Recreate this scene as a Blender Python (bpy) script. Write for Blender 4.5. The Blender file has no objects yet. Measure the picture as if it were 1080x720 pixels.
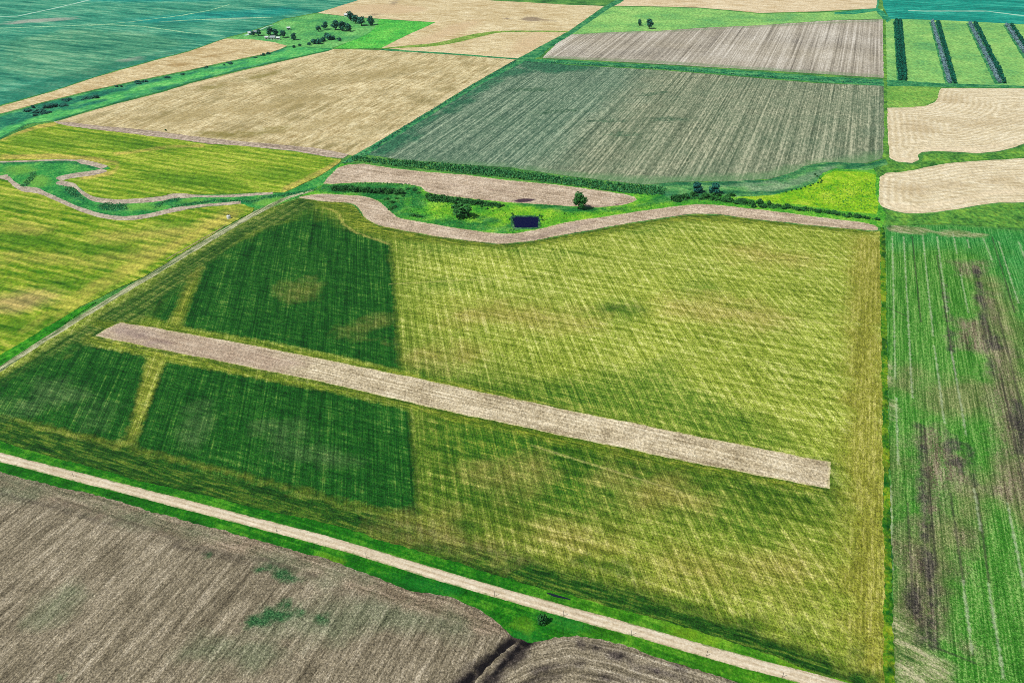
import bpy, math, random
import numpy as np
from mathutils import Vector
from mathutils.geometry import delaunay_2d_cdt

random.seed(7)
C = bpy.context.scene
COL = C.collection
R = math.radians

# ------------------------------------------------------------------ camera
H = 240.0                    # flying height in metres
F = 840.0                    # focal length in pixels of the 1080 px wide photograph
PITCH = R(32.5)
cp, sp = math.cos(PITCH), math.sin(PITCH)


def G(px, py):
    """point of the flat ground seen at a photo pixel, in metres"""
    x, d = px - 540.0, py - 360.0
    down = F * sp + d * cp
    fwd = F * cp - d * sp
    k = H / down
    return (x * k, fwd * k)


def ppm(px, py):
    """photo pixels per metre across, at that ground point"""
    x, y = G(px, py)
    return F / (y * cp + H * sp)


cam_d = bpy.data.cameras.new("camera")
cam_d.sensor_width = 36.0
cam_d.lens = 36.0 * F / 1080.0
cam_d.clip_start = 1.0
cam_d.clip_end = 30000.0
cam = bpy.data.objects.new("camera", cam_d)
COL.objects.link(cam)
cam.location = (0, 0, H)
cam.rotation_euler = (R(90) - PITCH, 0, 0)
C.camera = cam

# directions on the ground
NS = np.array([0.365, 0.931])
EW = np.array([0.931, -0.365])
DG = np.array([-0.161, 0.987])

# ------------------------------------------------------------------ light
SUN_AZ = math.atan2(-0.9, -0.42)      # compass-like: atan2(x, y) of the direction TO the sun
SUN_EL = R(54)
sd = bpy.data.lights.new("sun", "SUN")
sd.energy = 4.0
sd.angle = R(0.5)
sd.color = (1.0, 0.95, 0.87)
so = bpy.data.objects.new("sun", sd)
COL.objects.link(so)
to_sun = Vector((math.sin(SUN_AZ) * math.cos(SUN_EL), math.cos(SUN_AZ) * math.cos(SUN_EL), math.sin(SUN_EL)))
so.rotation_euler = to_sun.to_track_quat('Z', 'Y').to_euler()
so.location = (0, 0, 400)

w = bpy.data.worlds.new("World")
C.world = w
w.use_nodes = True
nt = w.node_tree
nt.nodes.clear()
sky = nt.nodes.new("ShaderNodeTexSky")
sky.sky_type = 'NISHITA'
sky.sun_disc = False
sky.sun_elevation = SUN_EL
sky.sun_rotation = SUN_AZ
bg = nt.nodes.new("ShaderNodeBackground")
bg.inputs[1].default_value = 0.08
wo = nt.nodes.new("ShaderNodeOutputWorld")
nt.links.new(sky.outputs[0], bg.inputs[0])
nt.links.new(bg.outputs[0], wo.inputs[0])

C.view_settings.view_transform = 'Standard'
C.view_settings.look = 'None'
C.view_settings.exposure = 0.0
C.cycles.volume_bounces = 0
C.cycles.volume_step_rate = 10.0
C.view_settings.gamma = 1.0
C.view_settings.use_curve_mapping = False
C.render.engine = 'CYCLES'
C.cycles.use_denoising = False
C.cycles.max_bounces = 4
C.cycles.diffuse_bounces = 2
C.cycles.filter_width = 0.85

# ------------------------------------------------------------------ colour and node helpers
LIGHT = (1.10, 1.09, 1.09)         # how bright a white card renders under this sun and sky


def lin(v):
    v /= 255.0
    return v / 12.92 if v <= 0.04045 else ((v + 0.055) / 1.055) ** 2.4


def col(r, g, b):
    return tuple(min(0.9, lin(c) / k) for c, k in zip((r, g, b), LIGHT)) + (1.0,)


class Sh:
    """a small writer of node materials; coordinates are metres on the ground"""

    def __init__(s, name, rough=0.9, spec=0.15):
        s.m = bpy.data.materials.new(name)
        s.m.use_nodes = True
        s.t = s.m.node_tree
        s.b = s.t.nodes["Principled BSDF"]
        s.b.inputs["Roughness"].default_value = rough
        s.b.inputs["Specular IOR Level"].default_value = spec
        tc = s.t.nodes.new("ShaderNodeTexCoord")
        s.P = tc.outputs["Object"]
        s.seed = random.uniform(0, 50)

    def node(s, kind, **kw):
        n = s.t.nodes.new(kind)
        for k, v in kw.items():
            setattr(n, k, v)
        return n

    def put(s, sock, v):
        if hasattr(v, "is_linked") or isinstance(v, bpy.types.NodeSocket):
            s.t.links.new(v, sock)
        else:
            sock.default_value = v

    def math(s, op, a, b=0.0, c=0.0, clamp=False):
        n = s.node("ShaderNodeMath", operation=op, use_clamp=clamp)
        s.put(n.inputs[0], a)
        s.put(n.inputs[1], b)
        if len(n.inputs) > 2:
            s.put(n.inputs[2], c)
        return n.outputs[0]

    def add(s, *vals):
        r = vals[0]
        for v in vals[1:]:
            r = s.math('ADD', r, v)
        return r

    def mul(s, a, b):
        return s.math('MULTIPLY', a, b)

    def noise(s, scale, detail=4.0, rough=0.6, vec=None, dist=0.0, spread=None):
        n = s.node("ShaderNodeTexNoise")
        s.put(n.inputs["Vector"], vec if vec is not None else s.P)
        n.inputs["Scale"].default_value = scale
        n.inputs["Detail"].default_value = detail
        n.inputs["Roughness"].default_value = rough
        n.inputs["Distortion"].default_value = dist
        return s.stretch(n.outputs["Fac"], spread) if spread else n.outputs["Fac"]

    def stretch(s, v, spread):
        n = s.node("ShaderNodeMapRange")
        s.put(n.inputs[0], v)
        n.inputs[1].default_value = 0.5 - spread
        n.inputs[2].default_value = 0.5 + spread
        return n.outputs[0]

    def dot(s, d):
        n = s.node("ShaderNodeVectorMath", operation='DOT_PRODUCT')
        s.put(n.inputs[0], s.P)
        n.inputs[1].default_value = (float(d[0]), float(d[1]), 0)
        return n.outputs["Value"]

    def rows(s, d, spacing, length, detail=2.0, rough=0.6, spread=0.22, wob=0.0):
        """streaks running along the ground direction d"""
        u = s.mul(s.dot((d[1], -d[0])), 1.0 / spacing)
        v = s.mul(s.dot(d), 1.0 / length)
        if wob:
            u = s.add(u, s.mul(s.noise(0.012, 2.0), wob))
        n = s.node("ShaderNodeCombineXYZ")
        s.put(n.inputs[0], u)
        s.put(n.inputs[1], v)
        s.seed += 3.7
        n.inputs[2].default_value = s.seed
        return s.noise(1.0, detail, rough, n.outputs[0], spread=spread)

    def lines(s, d, spacing, wob=0.6, sharp=1.0):
        """evenly spaced machine passes along d, 0..1"""
        u = s.mul(s.dot((d[1], -d[0])), 2 * math.pi / spacing)
        u = s.add(u, s.mul(s.noise(0.05, 3.0), wob * 6.0))
        v = s.math('SINE', u)
        v = s.math('MULTIPLY_ADD', v, 0.5, 0.5)
        return s.math('POWER', v, sharp) if sharp != 1.0 else v

    def ramp(s, fac, stops, k=1.55):
        if k != 1.0:
            fac = s.math('MULTIPLY_ADD', fac, k, 0.5 - 0.5 * k, clamp=True)
        n = s.node("ShaderNodeValToRGB")
        e = n.color_ramp.elements
        while len(e) < len(stops):
            e.new(0.5)
        for i, (p, c) in enumerate(stops):
            e[i].position = p
            e[i].color = col(*c)
        s.put(n.inputs[0], fac)
        return n.outputs[0]

    def mix(s, fac, a, b, mode='MIX'):
        n = s.node("ShaderNodeMix", data_type='RGBA', blend_type=mode)
        s.put(n.inputs[0], fac)
        s.put(n.inputs[6], a)
        s.put(n.inputs[7], b)
        return n.outputs[2]

    def mask(s, name, soft=2.0, rag=6.0, scale=0.08, strength=1.0, off=0.0):
        """an area laid over the field: distance inside its outline, roughened by noise"""
        n = s.node("ShaderNodeAttribute", attribute_name=name)
        d = s.add(n.outputs["Fac"], s.math('MULTIPLY_ADD', s.noise(scale, 5.0, 0.65), 2.6 * rag, -1.3 * rag + off))
        d = s.math('MULTIPLY_ADD', d, 1.0 / soft, 0.5, clamp=True)
        return s.mul(d, strength) if strength != 1.0 else d

    def grain(s, c, amp=0.5, size=0.9, deep=1.6):
        """clumps, stalks and clods: light and dark flecks of about the given size in metres"""
        n = s.node("ShaderNodeVectorMath", operation='MULTIPLY')
        s.put(n.inputs[0], s.P)
        n.inputs[1].default_value = (1.0 / size, 1.0 / (size * deep), 1.0)
        g = s.noise(1.0, 2.0, 0.65, n.outputs[0], spread=0.19)
        g = s.math('MULTIPLY_ADD', g, 1.9 * amp, 1.0 - amp)
        n = s.node("ShaderNodeVectorMath", operation='SCALE')
        s.put(n.inputs[0], c)
        s.put(n.inputs[3], g)
        return n.outputs[0]

    def band(s, at, width, soft=0.5, rag=0.4):
        """a line running along the sheet at a given distance inside its outline"""
        n = s.node("ShaderNodeAttribute", attribute_name="inside")
        d = s.math('ABSOLUTE', s.math('ADD', n.outputs["Fac"], -at))
        d = s.math('SUBTRACT', width / 2, d)
        d = s.math('ADD', d, s.math('MULTIPLY_ADD', s.wander(), rag, -rag / 2))
        return s.math('MULTIPLY_ADD', d, 1.0 / soft, 0.5, clamp=True)

    def segment(s, pts, width, soft=0.5, rag=0.5):
        """a straight wheel track between two photo pixels, as a band on the ground"""
        a, b = np.array(G(*pts[0])), np.array(G(*pts[-1]))
        L = float(np.hypot(*(b - a)))
        d = (b - a) / L
        n = np.array([d[1], -d[0]])
        u = s.math('ABSOLUTE', s.math('ADD', s.dot(n), -float(a @ n)))
        u = s.math('SUBTRACT', width / 2, u)
        v = s.math('ABSOLUTE', s.math('ADD', s.dot(d), -float(a @ d) - L / 2))
        v = s.math('SUBTRACT', L / 2, v)
        m = s.math('MINIMUM', u, v)
        m = s.math('ADD', m, s.math('MULTIPLY_ADD', s.wander(), rag, -rag / 2))
        return s.math('MULTIPLY_ADD', m, 1.0 / soft, 0.5, clamp=True)

    def wander(s):
        if not hasattr(s, "_w"):
            s._w = s.noise(0.35, 4.0, 0.7, spread=0.25)
        return s._w

    def segments(s, lines, width, **k):
        r = None
        for l in lines:
            m = s.segment(l, width, **k)
            r = m if r is None else s.math('MAXIMUM', r, m)
        return r

    def done(s, c, bump=0.0, bscale=0.9):
        s.put(s.b.inputs["Base Color"], c)
        if bump:
            n = s.node("ShaderNodeBump")
            n.inputs["Strength"].default_value = 1.0
            n.inputs["Distance"].default_value = bump
            s.put(n.inputs["Height"], s.noise(bscale, 3.0, 0.6))
            s.t.links.new(n.outputs[0], s.b.inputs["Normal"])
        return s.m


# ------------------------------------------------------------------ ground geometry helpers
def smooth(pts, closed=False, n=6):
    """Catmull-Rom through pixel points"""
    out = []
    L = len(pts)
    for i in range(L if closed else L - 1):
        if closed:
            p = [pts[(i + k - 1) % L] for k in range(4)]
        else:
            p = [pts[max(0, min(L - 1, i + k - 1))] for k in range(4)]
        for j in range(n):
            t = j / n
            q = []
            for a in range(2):
                p0, p1, p2, p3 = (v[a] for v in p)
                q.append(0.5 * (2 * p1 + (p2 - p0) * t + (2 * p0 - 5 * p1 + 4 * p2 - p3) * t * t + (3 * p1 - p0 - 3 * p2 + p3) * t ** 3))
            out.append(tuple(q))
    if not closed:
        out.append(tuple(pts[-1]))
    return out


def ground(pts):
    return [G(*p) for p in pts]


def resample(pts, step, closed=True):
    out = []
    n = len(pts)
    for i in range(n if closed else n - 1):
        a, b = pts[i], pts[(i + 1) % n]
        d = math.dist(a, b)
        k = max(1, int(round(d / step)))
        for j in range(k):
            t = j / k
            out.append((a[0] + (b[0] - a[0]) * t, a[1] + (b[1] - a[1]) * t))
    if not closed:
        out.append(pts[-1])
    return out


def roughen(pts, amp, rng):
    """uneven outline: smooth wander plus small nibbles"""
    out = []
    n = len(pts)
    ph = [rng.uniform(0, 6.28) for _ in range(4)]
    s = 0.0
    for i in range(n):
        a, b = pts[i - 1], pts[(i + 1) % n]
        tx, ty = b[0] - a[0], b[1] - a[1]
        l = math.hypot(tx, ty) or 1.0
        s += math.dist(pts[i], pts[i - 1])
        o = amp * (0.5 * math.sin(s / 9.0 + ph[0]) + 0.4 * math.sin(s / 3.7 + ph[1]) + rng.uniform(-0.7, 0.7))
        out.append((pts[i][0] - ty / l * o, pts[i][1] + tx / l * o))
    return out


def sdf(P, poly):
    """signed distance, positive inside"""
    A = np.array(poly)
    B = np.roll(A, -1, 0)
    best = np.full(len(P), 1e9)
    ins = np.zeros(len(P), bool)
    for a, b in zip(A, B):
        ab = b - a
        t = np.clip(((P - a) @ ab) / max(1e-9, ab @ ab), 0, 1)
        best = np.minimum(best, np.hypot(*(P - a - t[:, None] * ab).T))
        c = (a[1] > P[:, 1]) != (b[1] > P[:, 1])
        if a[1] != b[1]:
            ins ^= c & (P[:, 0] < (b[0] - a[0]) * (P[:, 1] - a[1]) / (b[1] - a[1]) + a[0])
    return np.where(ins, best, -best)


def line_dist(P, line):
    A = np.array(line)
    best = np.full(len(P), 1e9)
    for a, b in zip(A[:-1], A[1:]):
        ab = b - a
        t = np.clip(((P - a) @ ab) / max(1e-9, ab @ ab), 0, 1)
        best = np.minimum(best, np.hypot(*(P - a - t[:, None] * ab).T))
    return best


def ell(cx, cy, rx, ry, tilt=0.0, n=14):
    t = R(tilt)
    return [(cx + rx * math.cos(a) * math.cos(t) - ry * math.sin(a) * math.sin(t),
             cy + rx * math.cos(a) * math.sin(t) + ry * math.sin(a) * math.cos(t)) for a in [6.2832 * i / n for i in range(n)]]


def mesh_obj(name, verts, faces, mat, parent=None):
    me = bpy.data.meshes.new(name)
    me.from_pydata(verts, [], faces)
    me.update()
    for m in (mat if isinstance(mat, (list, tuple)) else [mat]):
        me.materials.append(m)
    o = bpy.data.objects.new(name, me)
    COL.objects.link(o)
    if parent:
        o.parent = parent
    return o


def tag(o, label=None, cat=None, group=None, kind=None):
    if label: o["label"] = label
    if cat: o["category"] = cat
    if group: o["group"] = group
    if kind: o["kind"] = kind
    return o


layer = [0.0]


def sheet(name, poly, mat, label, cat, cell=8.0, areas=None, tracks=None, rough=0.5, z=None, relief=None, metres=False, kind="structure"):
    """one field or strip: a thick mat of crop or soil whose rim drops to the ground"""
    rng = random.Random(name + label)
    layer[0] += 0.007
    z = layer[0] + 0.05 if z is None else z
    g = poly if metres else ground(poly)
    g = roughen(resample(g, max(1.5, cell * 0.5)), rough, rng)
    nb = len(g)
    A = np.array(g)
    xs = np.arange(A[:, 0].min(), A[:, 0].max(), cell)
    ys = np.arange(A[:, 1].min(), A[:, 1].max(), cell)
    if len(xs) and len(ys):
        X, Y = np.meshgrid(xs, ys)
        Q = np.stack([X.ravel(), Y.ravel()], 1)
        Q += np.random.RandomState(3).uniform(-0.3, 0.3, Q.shape) * cell
        Q = Q[sdf(Q, A) > cell * 0.35]
    else:
        Q = np.zeros((0, 2))
    V = [Vector(p) for p in g] + [Vector(p) for p in Q]
    vo, _, fo, *_ = delaunay_2d_cdt(V, [(i, (i + 1) % nb) for i in range(nb)], [], 1, 1e-5)
    P = np.array([tuple(v) for v in vo])
    zz = np.full(len(P), z)
    if relief:
        zz = zz + relief(P, sdf(P, A))
    verts = [(float(p[0]), float(p[1]), float(h)) for p, h in zip(P, zz)]
    faces = []
    for f in fo:
        a, b, c = (P[i] for i in f[:3])
        faces.append(tuple(f) if (b[0] - a[0]) * (c[1] - a[1]) - (b[1] - a[1]) * (c[0] - a[0]) > 0 else tuple(reversed(f)))
    # rim
    cnt = {}
    for f in faces:
        for i in range(len(f)):
            e = (f[i], f[(i + 1) % len(f)])
            cnt[e] = 1
    rim = [e for e in cnt if (e[1], e[0]) not in cnt]
    low = {}
    for a, b in rim:
        for i in (a, b):
            if i not in low:
                low[i] = len(verts)
                verts.append((verts[i][0], verts[i][1], -0.05))
        faces.append((b, a, low[a], low[b]))
    o = mesh_obj(name, verts, faces, mat)
    allP = np.array([v[:2] for v in verts])
    at = o.data.attributes.new("inside", 'FLOAT', 'POINT')
    at.data.foreach_set("value", sdf(allP, np.array(g)).astype(np.float32))
    for key, polys in (areas or {}).items():
        best = np.full(len(allP), -1e6)
        for p in polys:
            best = np.maximum(best, sdf(allP, ground(p)))
        at = o.data.attributes.new(key, 'FLOAT', 'POINT')
        at.data.foreach_set("value", best.astype(np.float32))
    for key, lines in (tracks or {}).items():
        best = np.full(len(allP), -1e6)
        for p in lines:
            best = np.maximum(best, -line_dist(allP, ground(p)))
        at = o.data.attributes.new(key, 'FLOAT', 'POINT')
        at.data.foreach_set("value", best.astype(np.float32))
    tag(o, label, cat, kind=kind)
    return o


def ribbon(pts, wid):
    """pixel centre line and pixel width(s) measured across the picture's vertical -> outline in pixels"""
    up, dn = [], []
    for i, p in enumerate(pts):
        w_ = wid[i] if isinstance(wid, (list, tuple)) else wid
        up.append((p[0], p[1] - w_ / 2))
        dn.append((p[0], p[1] + w_ / 2))
    return up + dn[::-1]


def strip(pts, wid):
    """pixel centre line and a width in metres -> outline in metres"""
    g = ground(pts)
    L, Rr = [], []
    for i, p in enumerate(g):
        a, b = g[max(0, i - 1)], g[min(len(g) - 1, i + 1)]
        tx, ty = b[0] - a[0], b[1] - a[1]
        l = math.hypot(tx, ty) or 1
        w_ = (wid[i] if isinstance(wid, (list, tuple)) else wid) / 2
        L.append((p[0] - ty / l * w_, p[1] + tx / l * w_))
        Rr.append((p[0] + ty / l * w_, p[1] - tx / l * w_))
    return L + Rr[::-1]


# ------------------------------------------------------------------ materials of the ground
def grass_mat(name, dark, mid, light, blotch=0.03, tint=None, d=None, gamp=0.4, gsize=1.3, gdeep=1.8):
    s = Sh(name)
    t = s.add(s.mul(s.noise(blotch, 6.0, 0.7, spread=0.26), 0.6), s.mul(s.noise(0.35, 4.0, 0.7, spread=0.26), 0.4))
    if d is not None:
        t = s.add(s.mul(t, 0.65), s.mul(s.rows(d, 2.2, 40, spread=0.2), 0.35))
    c = s.ramp(t, [(0.2, dark), (0.5, mid), (0.82, light)])
    if tint:
        c = s.mix(s.mul(s.noise(blotch * 0.6, 4.0, 0.6, spread=0.14), 0.75), c, col(*tint))
    return s.done(s.grain(c, gamp, gsize, gdeep), 0.35)


M = {}
M["ground"] = grass_mat("rough_grass", (40, 90, 42), (75, 140, 60), (120, 170, 75))
M["verge"] = grass_mat("verge_grass", (14, 90, 8), (38, 130, 18), (80, 165, 35), 0.06)
M["meadow_far"] = grass_mat("far_meadow_grass", (55, 140, 85), (95, 175, 90), (135, 200, 110), 0.02, gsize=2.8, gdeep=3.2, gamp=0.32)
M["pasture"] = grass_mat("pasture_grass", (95, 165, 95), (132, 190, 98), (165, 210, 115), 0.015, gsize=2.8, gdeep=3.2, gamp=0.32)
s = Sh("creek_grass")
t = s.add(s.mul(s.noise(0.06, 6, 0.7, spread=0.24), 0.55), s.mul(s.noise(0.5, 4, 0.7, spread=0.25), 0.45))
c = s.ramp(t, [(0.1, (14, 108, 52)), (0.5, (56, 152, 66)), (0.9, (120, 192, 88))])
c = s.mix(s.mask("yel", 8, 8, 0.06, 0.6), c, col(122, 176, 62))
c = s.mix(s.mask("dark", 4, 6, 0.1, 0.9), c, s.ramp(t, [(0.1, (0, 62, 40)), (0.5, (8, 100, 60)), (0.9, (66, 146, 84))]))
M["creek"] = s.done(s.grain(c, 0.36, 1.1, 1.8), 0.35)
s = Sh("lush_grass")
t = s.add(s.mul(s.noise(0.06, 6, 0.7, spread=0.24), 0.55), s.mul(s.noise(0.5, 4, 0.7, spread=0.25), 0.45))
c = s.ramp(t, [(0.1, (26, 118, 34)), (0.5, (84, 168, 44)), (0.9, (150, 204, 66))])
c = s.mix(s.mask("lime", 12, 9, 0.06, 0.8), c, s.ramp(t, [(0.1, (70, 150, 20)), (0.5, (120, 184, 32)), (0.9, (178, 210, 64))]))
c = s.mix(s.mask("dark", 6, 7, 0.08, 0.85), c, s.ramp(t, [(0.1, (2, 76, 36)), (0.5, (20, 112, 52)), (0.9, (84, 158, 78))]))
M["creek_lush"] = s.done(s.grain(c, 0.38, 1.1, 1.8), 0.35)
M["lime"] = grass_mat("lime_meadow_grass", (88, 164, 24), (140, 190, 26), (182, 208, 60), 0.05)
s = Sh("far_creek_grass")
t = s.add(s.mul(s.noise(0.03, 6, 0.7, spread=0.24), 0.5), s.mul(s.noise(0.2, 4, 0.7, spread=0.25), 0.5))
c = s.ramp(t, [(0.1, (40, 140, 84)), (0.5, (84, 182, 92)), (0.9, (134, 210, 112))])
c = s.mix(s.mask("dark", 7, 10, 0.05, 0.9), c, s.ramp(t, [(0.1, (0, 78, 72)), (0.5, (18, 118, 92)), (0.9, (84, 168, 112))]))
c = s.mix(s.mul(s.band(1.6, 3.0, 1.0, 2.0), 0.65), c, col(14, 84, 58))
M["creek_far"] = s.done(s.grain(c, 0.28, 2.4, 3.0), 0.35)
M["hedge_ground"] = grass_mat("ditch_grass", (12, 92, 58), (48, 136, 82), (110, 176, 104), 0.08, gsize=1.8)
M["teal_ditch"] = grass_mat("far_ditch_grass", (10, 110, 85), (35, 145, 100), (90, 175, 115), 0.05, gsize=2.8, gdeep=3.2, gamp=0.32)

# ------------------------------------------------------------------ the base sheet
gv, gf = [], []
xs_ = [-6000, -3000, -1500, -700, -300, 0, 300, 700, 1500, 3000, 6000]
ys_ = [-1500, -600, -200, 100, 300, 500, 800, 1200, 1800, 3000, 5000, 7500]
for y in ys_:
    for x in xs_:
        gv.append((x, y, 0.0))
nx = len(xs_)
for j in range(len(ys_) - 1):
    for i in range(nx - 1):
        gf.append((j * nx + i, j * nx + i + 1, (j + 1) * nx + i + 1, (j + 1) * nx + i))
tag(mesh_obj("ground", gv, gf, M["ground"]), "rough green grassland lying under and between all the fields", "ground", kind="structure")

# ================================================================== FAR FIELDS
# teal crop, far left
s = Sh("teal_crop")
t = s.add(s.mul(s.rows(EW, 9, 60, 3, 0.7), 0.45), s.mul(s.noise(0.012, 7, 0.7, spread=0.22), 0.25), s.mul(s.rows(EW, 22, 200, 3, 0.7), 0.30))
c = s.ramp(t, [(0.1, (8, 108, 88)), (0.5, (58, 150, 118)), (0.9, (124, 188, 148))])
c2 = s.ramp(t, [(0.12, (0, 114, 104)), (0.5, (24, 150, 130)), (0.9, (92, 186, 156))])
c = s.mix(s.mask("blue", 25, 14, 0.02), c, c2)
c = s.mix(s.mask("green", 30, 14, 0.02, 0.6), c, s.ramp(t, [(0.15, (30, 112, 84)), (0.5, (84, 150, 108)), (0.85, (142, 188, 140))]))
c = s.mix(s.mask("tan", 12, 10, 0.06, 0.75), c, col(176, 176, 160))
c = s.mix(s.mask("edge", 10, 6, 0.06, 0.5), c, col(5, 104, 78))
M["teal"] = s.done(s.grain(c, 0.24, 2.8, 3.0), 0.5, 0.4)
teal_edge = [(-420, 215), (-150, 150), (0, 111), (55, 96), (100, 81), (160, 64), (200, 53.5), (240, 39.5), (258, 35), (285, 26), (300, 20), (335, 13.5), (370, 3), (385, -1), (430, -14), (520, -45)]
sheet("crop_field", teal_edge + [(520, -100), (-500, -100)], M["teal"], "blue-green crop field filling the far upper left corner", "field", 22,
      areas={"blue": [[(90, 2), (200, 2), (385, -5), (385, -60), (-100, -60), (40, -10)], [(120, 22), (200, 14), (300, 8), (330, 12), (240, 22), (150, 24)]],
             "green": [[(0, 45), (80, 30), (180, 38), (200, 46), (90, 82), (20, 84), (0, 70)], [(-200, 40), (0, 40), (0, 90), (-200, 120)]],
             "tan": [ell(143, 62.5, 22, 1.6, -6), ell(250, 19.5, 35, 0.8, -2), ell(40, 22, 50, 1.8, -4)],
             "edge": [[(0, 111), (55, 96), (100, 81), (160, 64), (205, 52), (170, 56), (100, 70), (0, 98)]]})

# teal crop, far right
s = Sh("far_teal_crop")
t = s.add(s.mul(s.rows(EW, 8, 200, 3), 0.5), s.mul(s.noise(0.02, 6, 0.7, spread=0.25), 0.5))
c = s.ramp(t, [(0.25, (0, 125, 108)), (0.55, (10, 150, 128)), (0.85, (60, 178, 150))])
M["teal2"] = s.done(s.grain(c, 0.25, 3.4, 3.5))
sheet("crop_field", [(932, 8), (938, 20), (945, 21), (1000, 22.5), (1080, 26), (1300, 36), (1300, -60), (900, -60), (927, -20)], M["teal2"],
      "bright teal crop field in the far upper right corner", "field", 20)
s = Sh("pale_lane")
M["lane"] = s.done(s.ramp(s.rows(EW, 1.5, 60), [(0.2, (135, 195, 165)), (0.8, (195, 225, 200))]))
sheet("dirt_track", strip([(958, 11.5), (975, 12), (1000, 12), (1040, 12), (1080, 17), (1200, 26)], 7), M["lane"], "pale lane crossing the bright teal field in the far upper right", "track", 10, metres=True)
sheet("dirt_track", strip([(-100, 20), (0, 18), (18, 17.5), (60, 8.5), (96, 0), (150, -14)], 5), M["lane"], "thin pale lane slanting across the far upper left corner", "track", 10, metres=True)
M["waterway"] = grass_mat("waterway_grass", (104, 176, 136), (142, 198, 150), (178, 216, 168), 0.05, gsize=2.2, gdeep=2.6)
sheet("grass_waterway", strip([(-60, 30), (0, 30), (60, 28), (105, 26), (150, 28), (200, 35), (238, 38.5)], [5, 5, 6, 6, 5, 4, 3]), M["waterway"], "pale grassed waterway arching across the blue-green field", "grass strip", 12, metres=True)
sheet("grass_waterway", strip([(88, 28), (140, 23), (192, 16.5), (222, 11), (242, 5)], [3, 4, 5, 4, 3]), M["waterway"], "short pale grassed strip slanting up through the blue-green field", "grass strip", 12, metres=True)
sheet("grass_waterway", strip([(168, 23.5), (200, 21.5), (240, 20), (288, 18.5)], [3, 6, 7, 4]), M["waterway"], "pale level grass strip in the blue-green field above the farmyard", "grass strip", 12, metres=True)


# stubble fields ------------------------------------------------------------
def stubble_mat(name, d, lo, mid, hi, brown=(176, 148, 92), spacing=3.0, amount=0.5, contour=0, streaks=0, areas=(), gr=(0.24, 1.7, 2.6)):
    s = Sh(name)
    r1 = s.rows(d, spacing, 26, 3, 0.65)
    r2 = s.rows(d, spacing * 3.1, 45, 4, 0.7, 0.2)
    t = s.add(s.mul(r1, 0.36), s.mul(s.noise(0.05, 7, 0.72, spread=0.25), 0.24), s.mul(s.noise(0.2, 5, 0.72, spread=0.25), 0.26), s.mul(s.rows(EW, 7, 30, 4, 0.7), 0.14))
    c = s.ramp(t, [(0.2, lo), (0.5, mid), (0.8, hi)])
    if contour:
        n = s.node("ShaderNodeAttribute", attribute_name="inside")
        u = s.add(s.mul(n.outputs["Fac"], 6.2832 / contour), s.mul(s.noise(0.05, 3), 5.0))
        ln = s.math('MULTIPLY_ADD', s.math('SINE', u), 0.5, 0.5)
        t = s.add(s.mul(t, 0.78), s.mul(ln, 0.16), s.mul(s.noise(0.02, 4, 0.6, spread=0.2), 0.06))
    c = s.ramp(t, [(0.2, lo), (0.5, mid), (0.8, hi)])
    if streaks:
        k = s.mul(s.math('MULTIPLY_ADD', s.rows(d, 2.2, 34, 3, 0.65, 0.2), 3.2, -2.0, clamp=True), s.math('MULTIPLY_ADD', s.noise(0.02, 4, 0.6, spread=0.2), 1.6, -0.35, clamp=True))
        c = s.mix(s.mul(k, streaks), c, col(108, 94, 52))
    br = s.mul(s.mul(s.stretch(r2, 0.35), s.noise(0.016, 6, 0.7, spread=0.14)), amount * 1.6)
    c = s.mix(br, c, col(*brown))
    for (key, cc, soft, rag, sc, st) in areas:
        c = s.mix(s.mask(key, soft, rag, sc, st), c, col(*cc))
    return s.done(s.grain(c, *gr), 0.25)


M["tan_wedge"] = stubble_mat("wedge_stubble", EW, (180, 156, 106), (216, 196, 148), (240, 224, 178), areas=[("spot", (160, 130, 75), 8, 6, 0.06, 0.7)])
sheet("stubble_field", [(-420, 205), (-150, 152), (0, 112.5), (55, 97), (100, 82), (160, 65), (200, 54.5), (236, 41.5), (248, 40), (270, 41), (290, 44.5), (304, 48), (296, 52), (280, 57), (240, 65), (200, 74), (150, 84), (100, 94.5), (45, 108), (20, 115), (0, 120), (-150, 160), (-420, 225)],
      M["tan_wedge"], "narrow wedge of tan stubble between the blue-green field and the creek", "field", 12,
      areas={"spot": [ell(185, 68.5, 14, 1.8, -2), ell(230, 58, 22, 1.0, -10)]})

M["tan_big"] = stubble_mat("big_stubble", NS, (170, 148, 98), (214, 196, 146), (242, 228, 182), brown=(152, 138, 90), amount=0.75, spacing=2.6, streaks=0.75,
                           areas=[("olive", (134, 124, 58), 12, 14, 0.07, 0.75), ("brown", (168, 150, 98), 20, 16, 0.04, 0.65), ("edge", (226, 206, 160), 6, 3, 0.1, 0.8)])
sheet("stubble_field", [(58, 129), (90, 119), (130, 108), (170, 98), (200, 88.5), (240, 78.5), (300, 64.5), (345, 54.5), (352, 52), (400, 53), (440, 55.5), (500, 59.5), (544, 63), (500, 88), (430, 131), (380, 161), (372, 164.5), (330, 156.5), (280, 152), (255, 150), (225, 147), (180, 141), (160, 138), (110, 134), (70, 129.5)],
      M["tan_big"], "large tan stubble field with dark streaks between creek and hedgerow", "field", 8,
      areas={"olive": [ell(235, 142, 30, 3.5), ell(285, 138, 22, 3, -10), ell(275, 80, 20, 2.5, -12), ell(225, 92, 15, 2, -12)],
             "brown": [ell(320, 90, 45, 5, -12), ell(300, 110, 60, 5, -8), ell(400, 78, 40, 4, -10), ell(340, 130, 50, 4, -12), ell(200, 122, 50, 4, -10), ell(455, 72, 25, 2)],
             "edge": [ribbon([(70, 127), (130, 110), (200, 90.5), (300, 66.5), (350, 53)], 3), ribbon([(378, 160), (430, 129), (500, 86), (540, 63)], 4)]})

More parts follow.
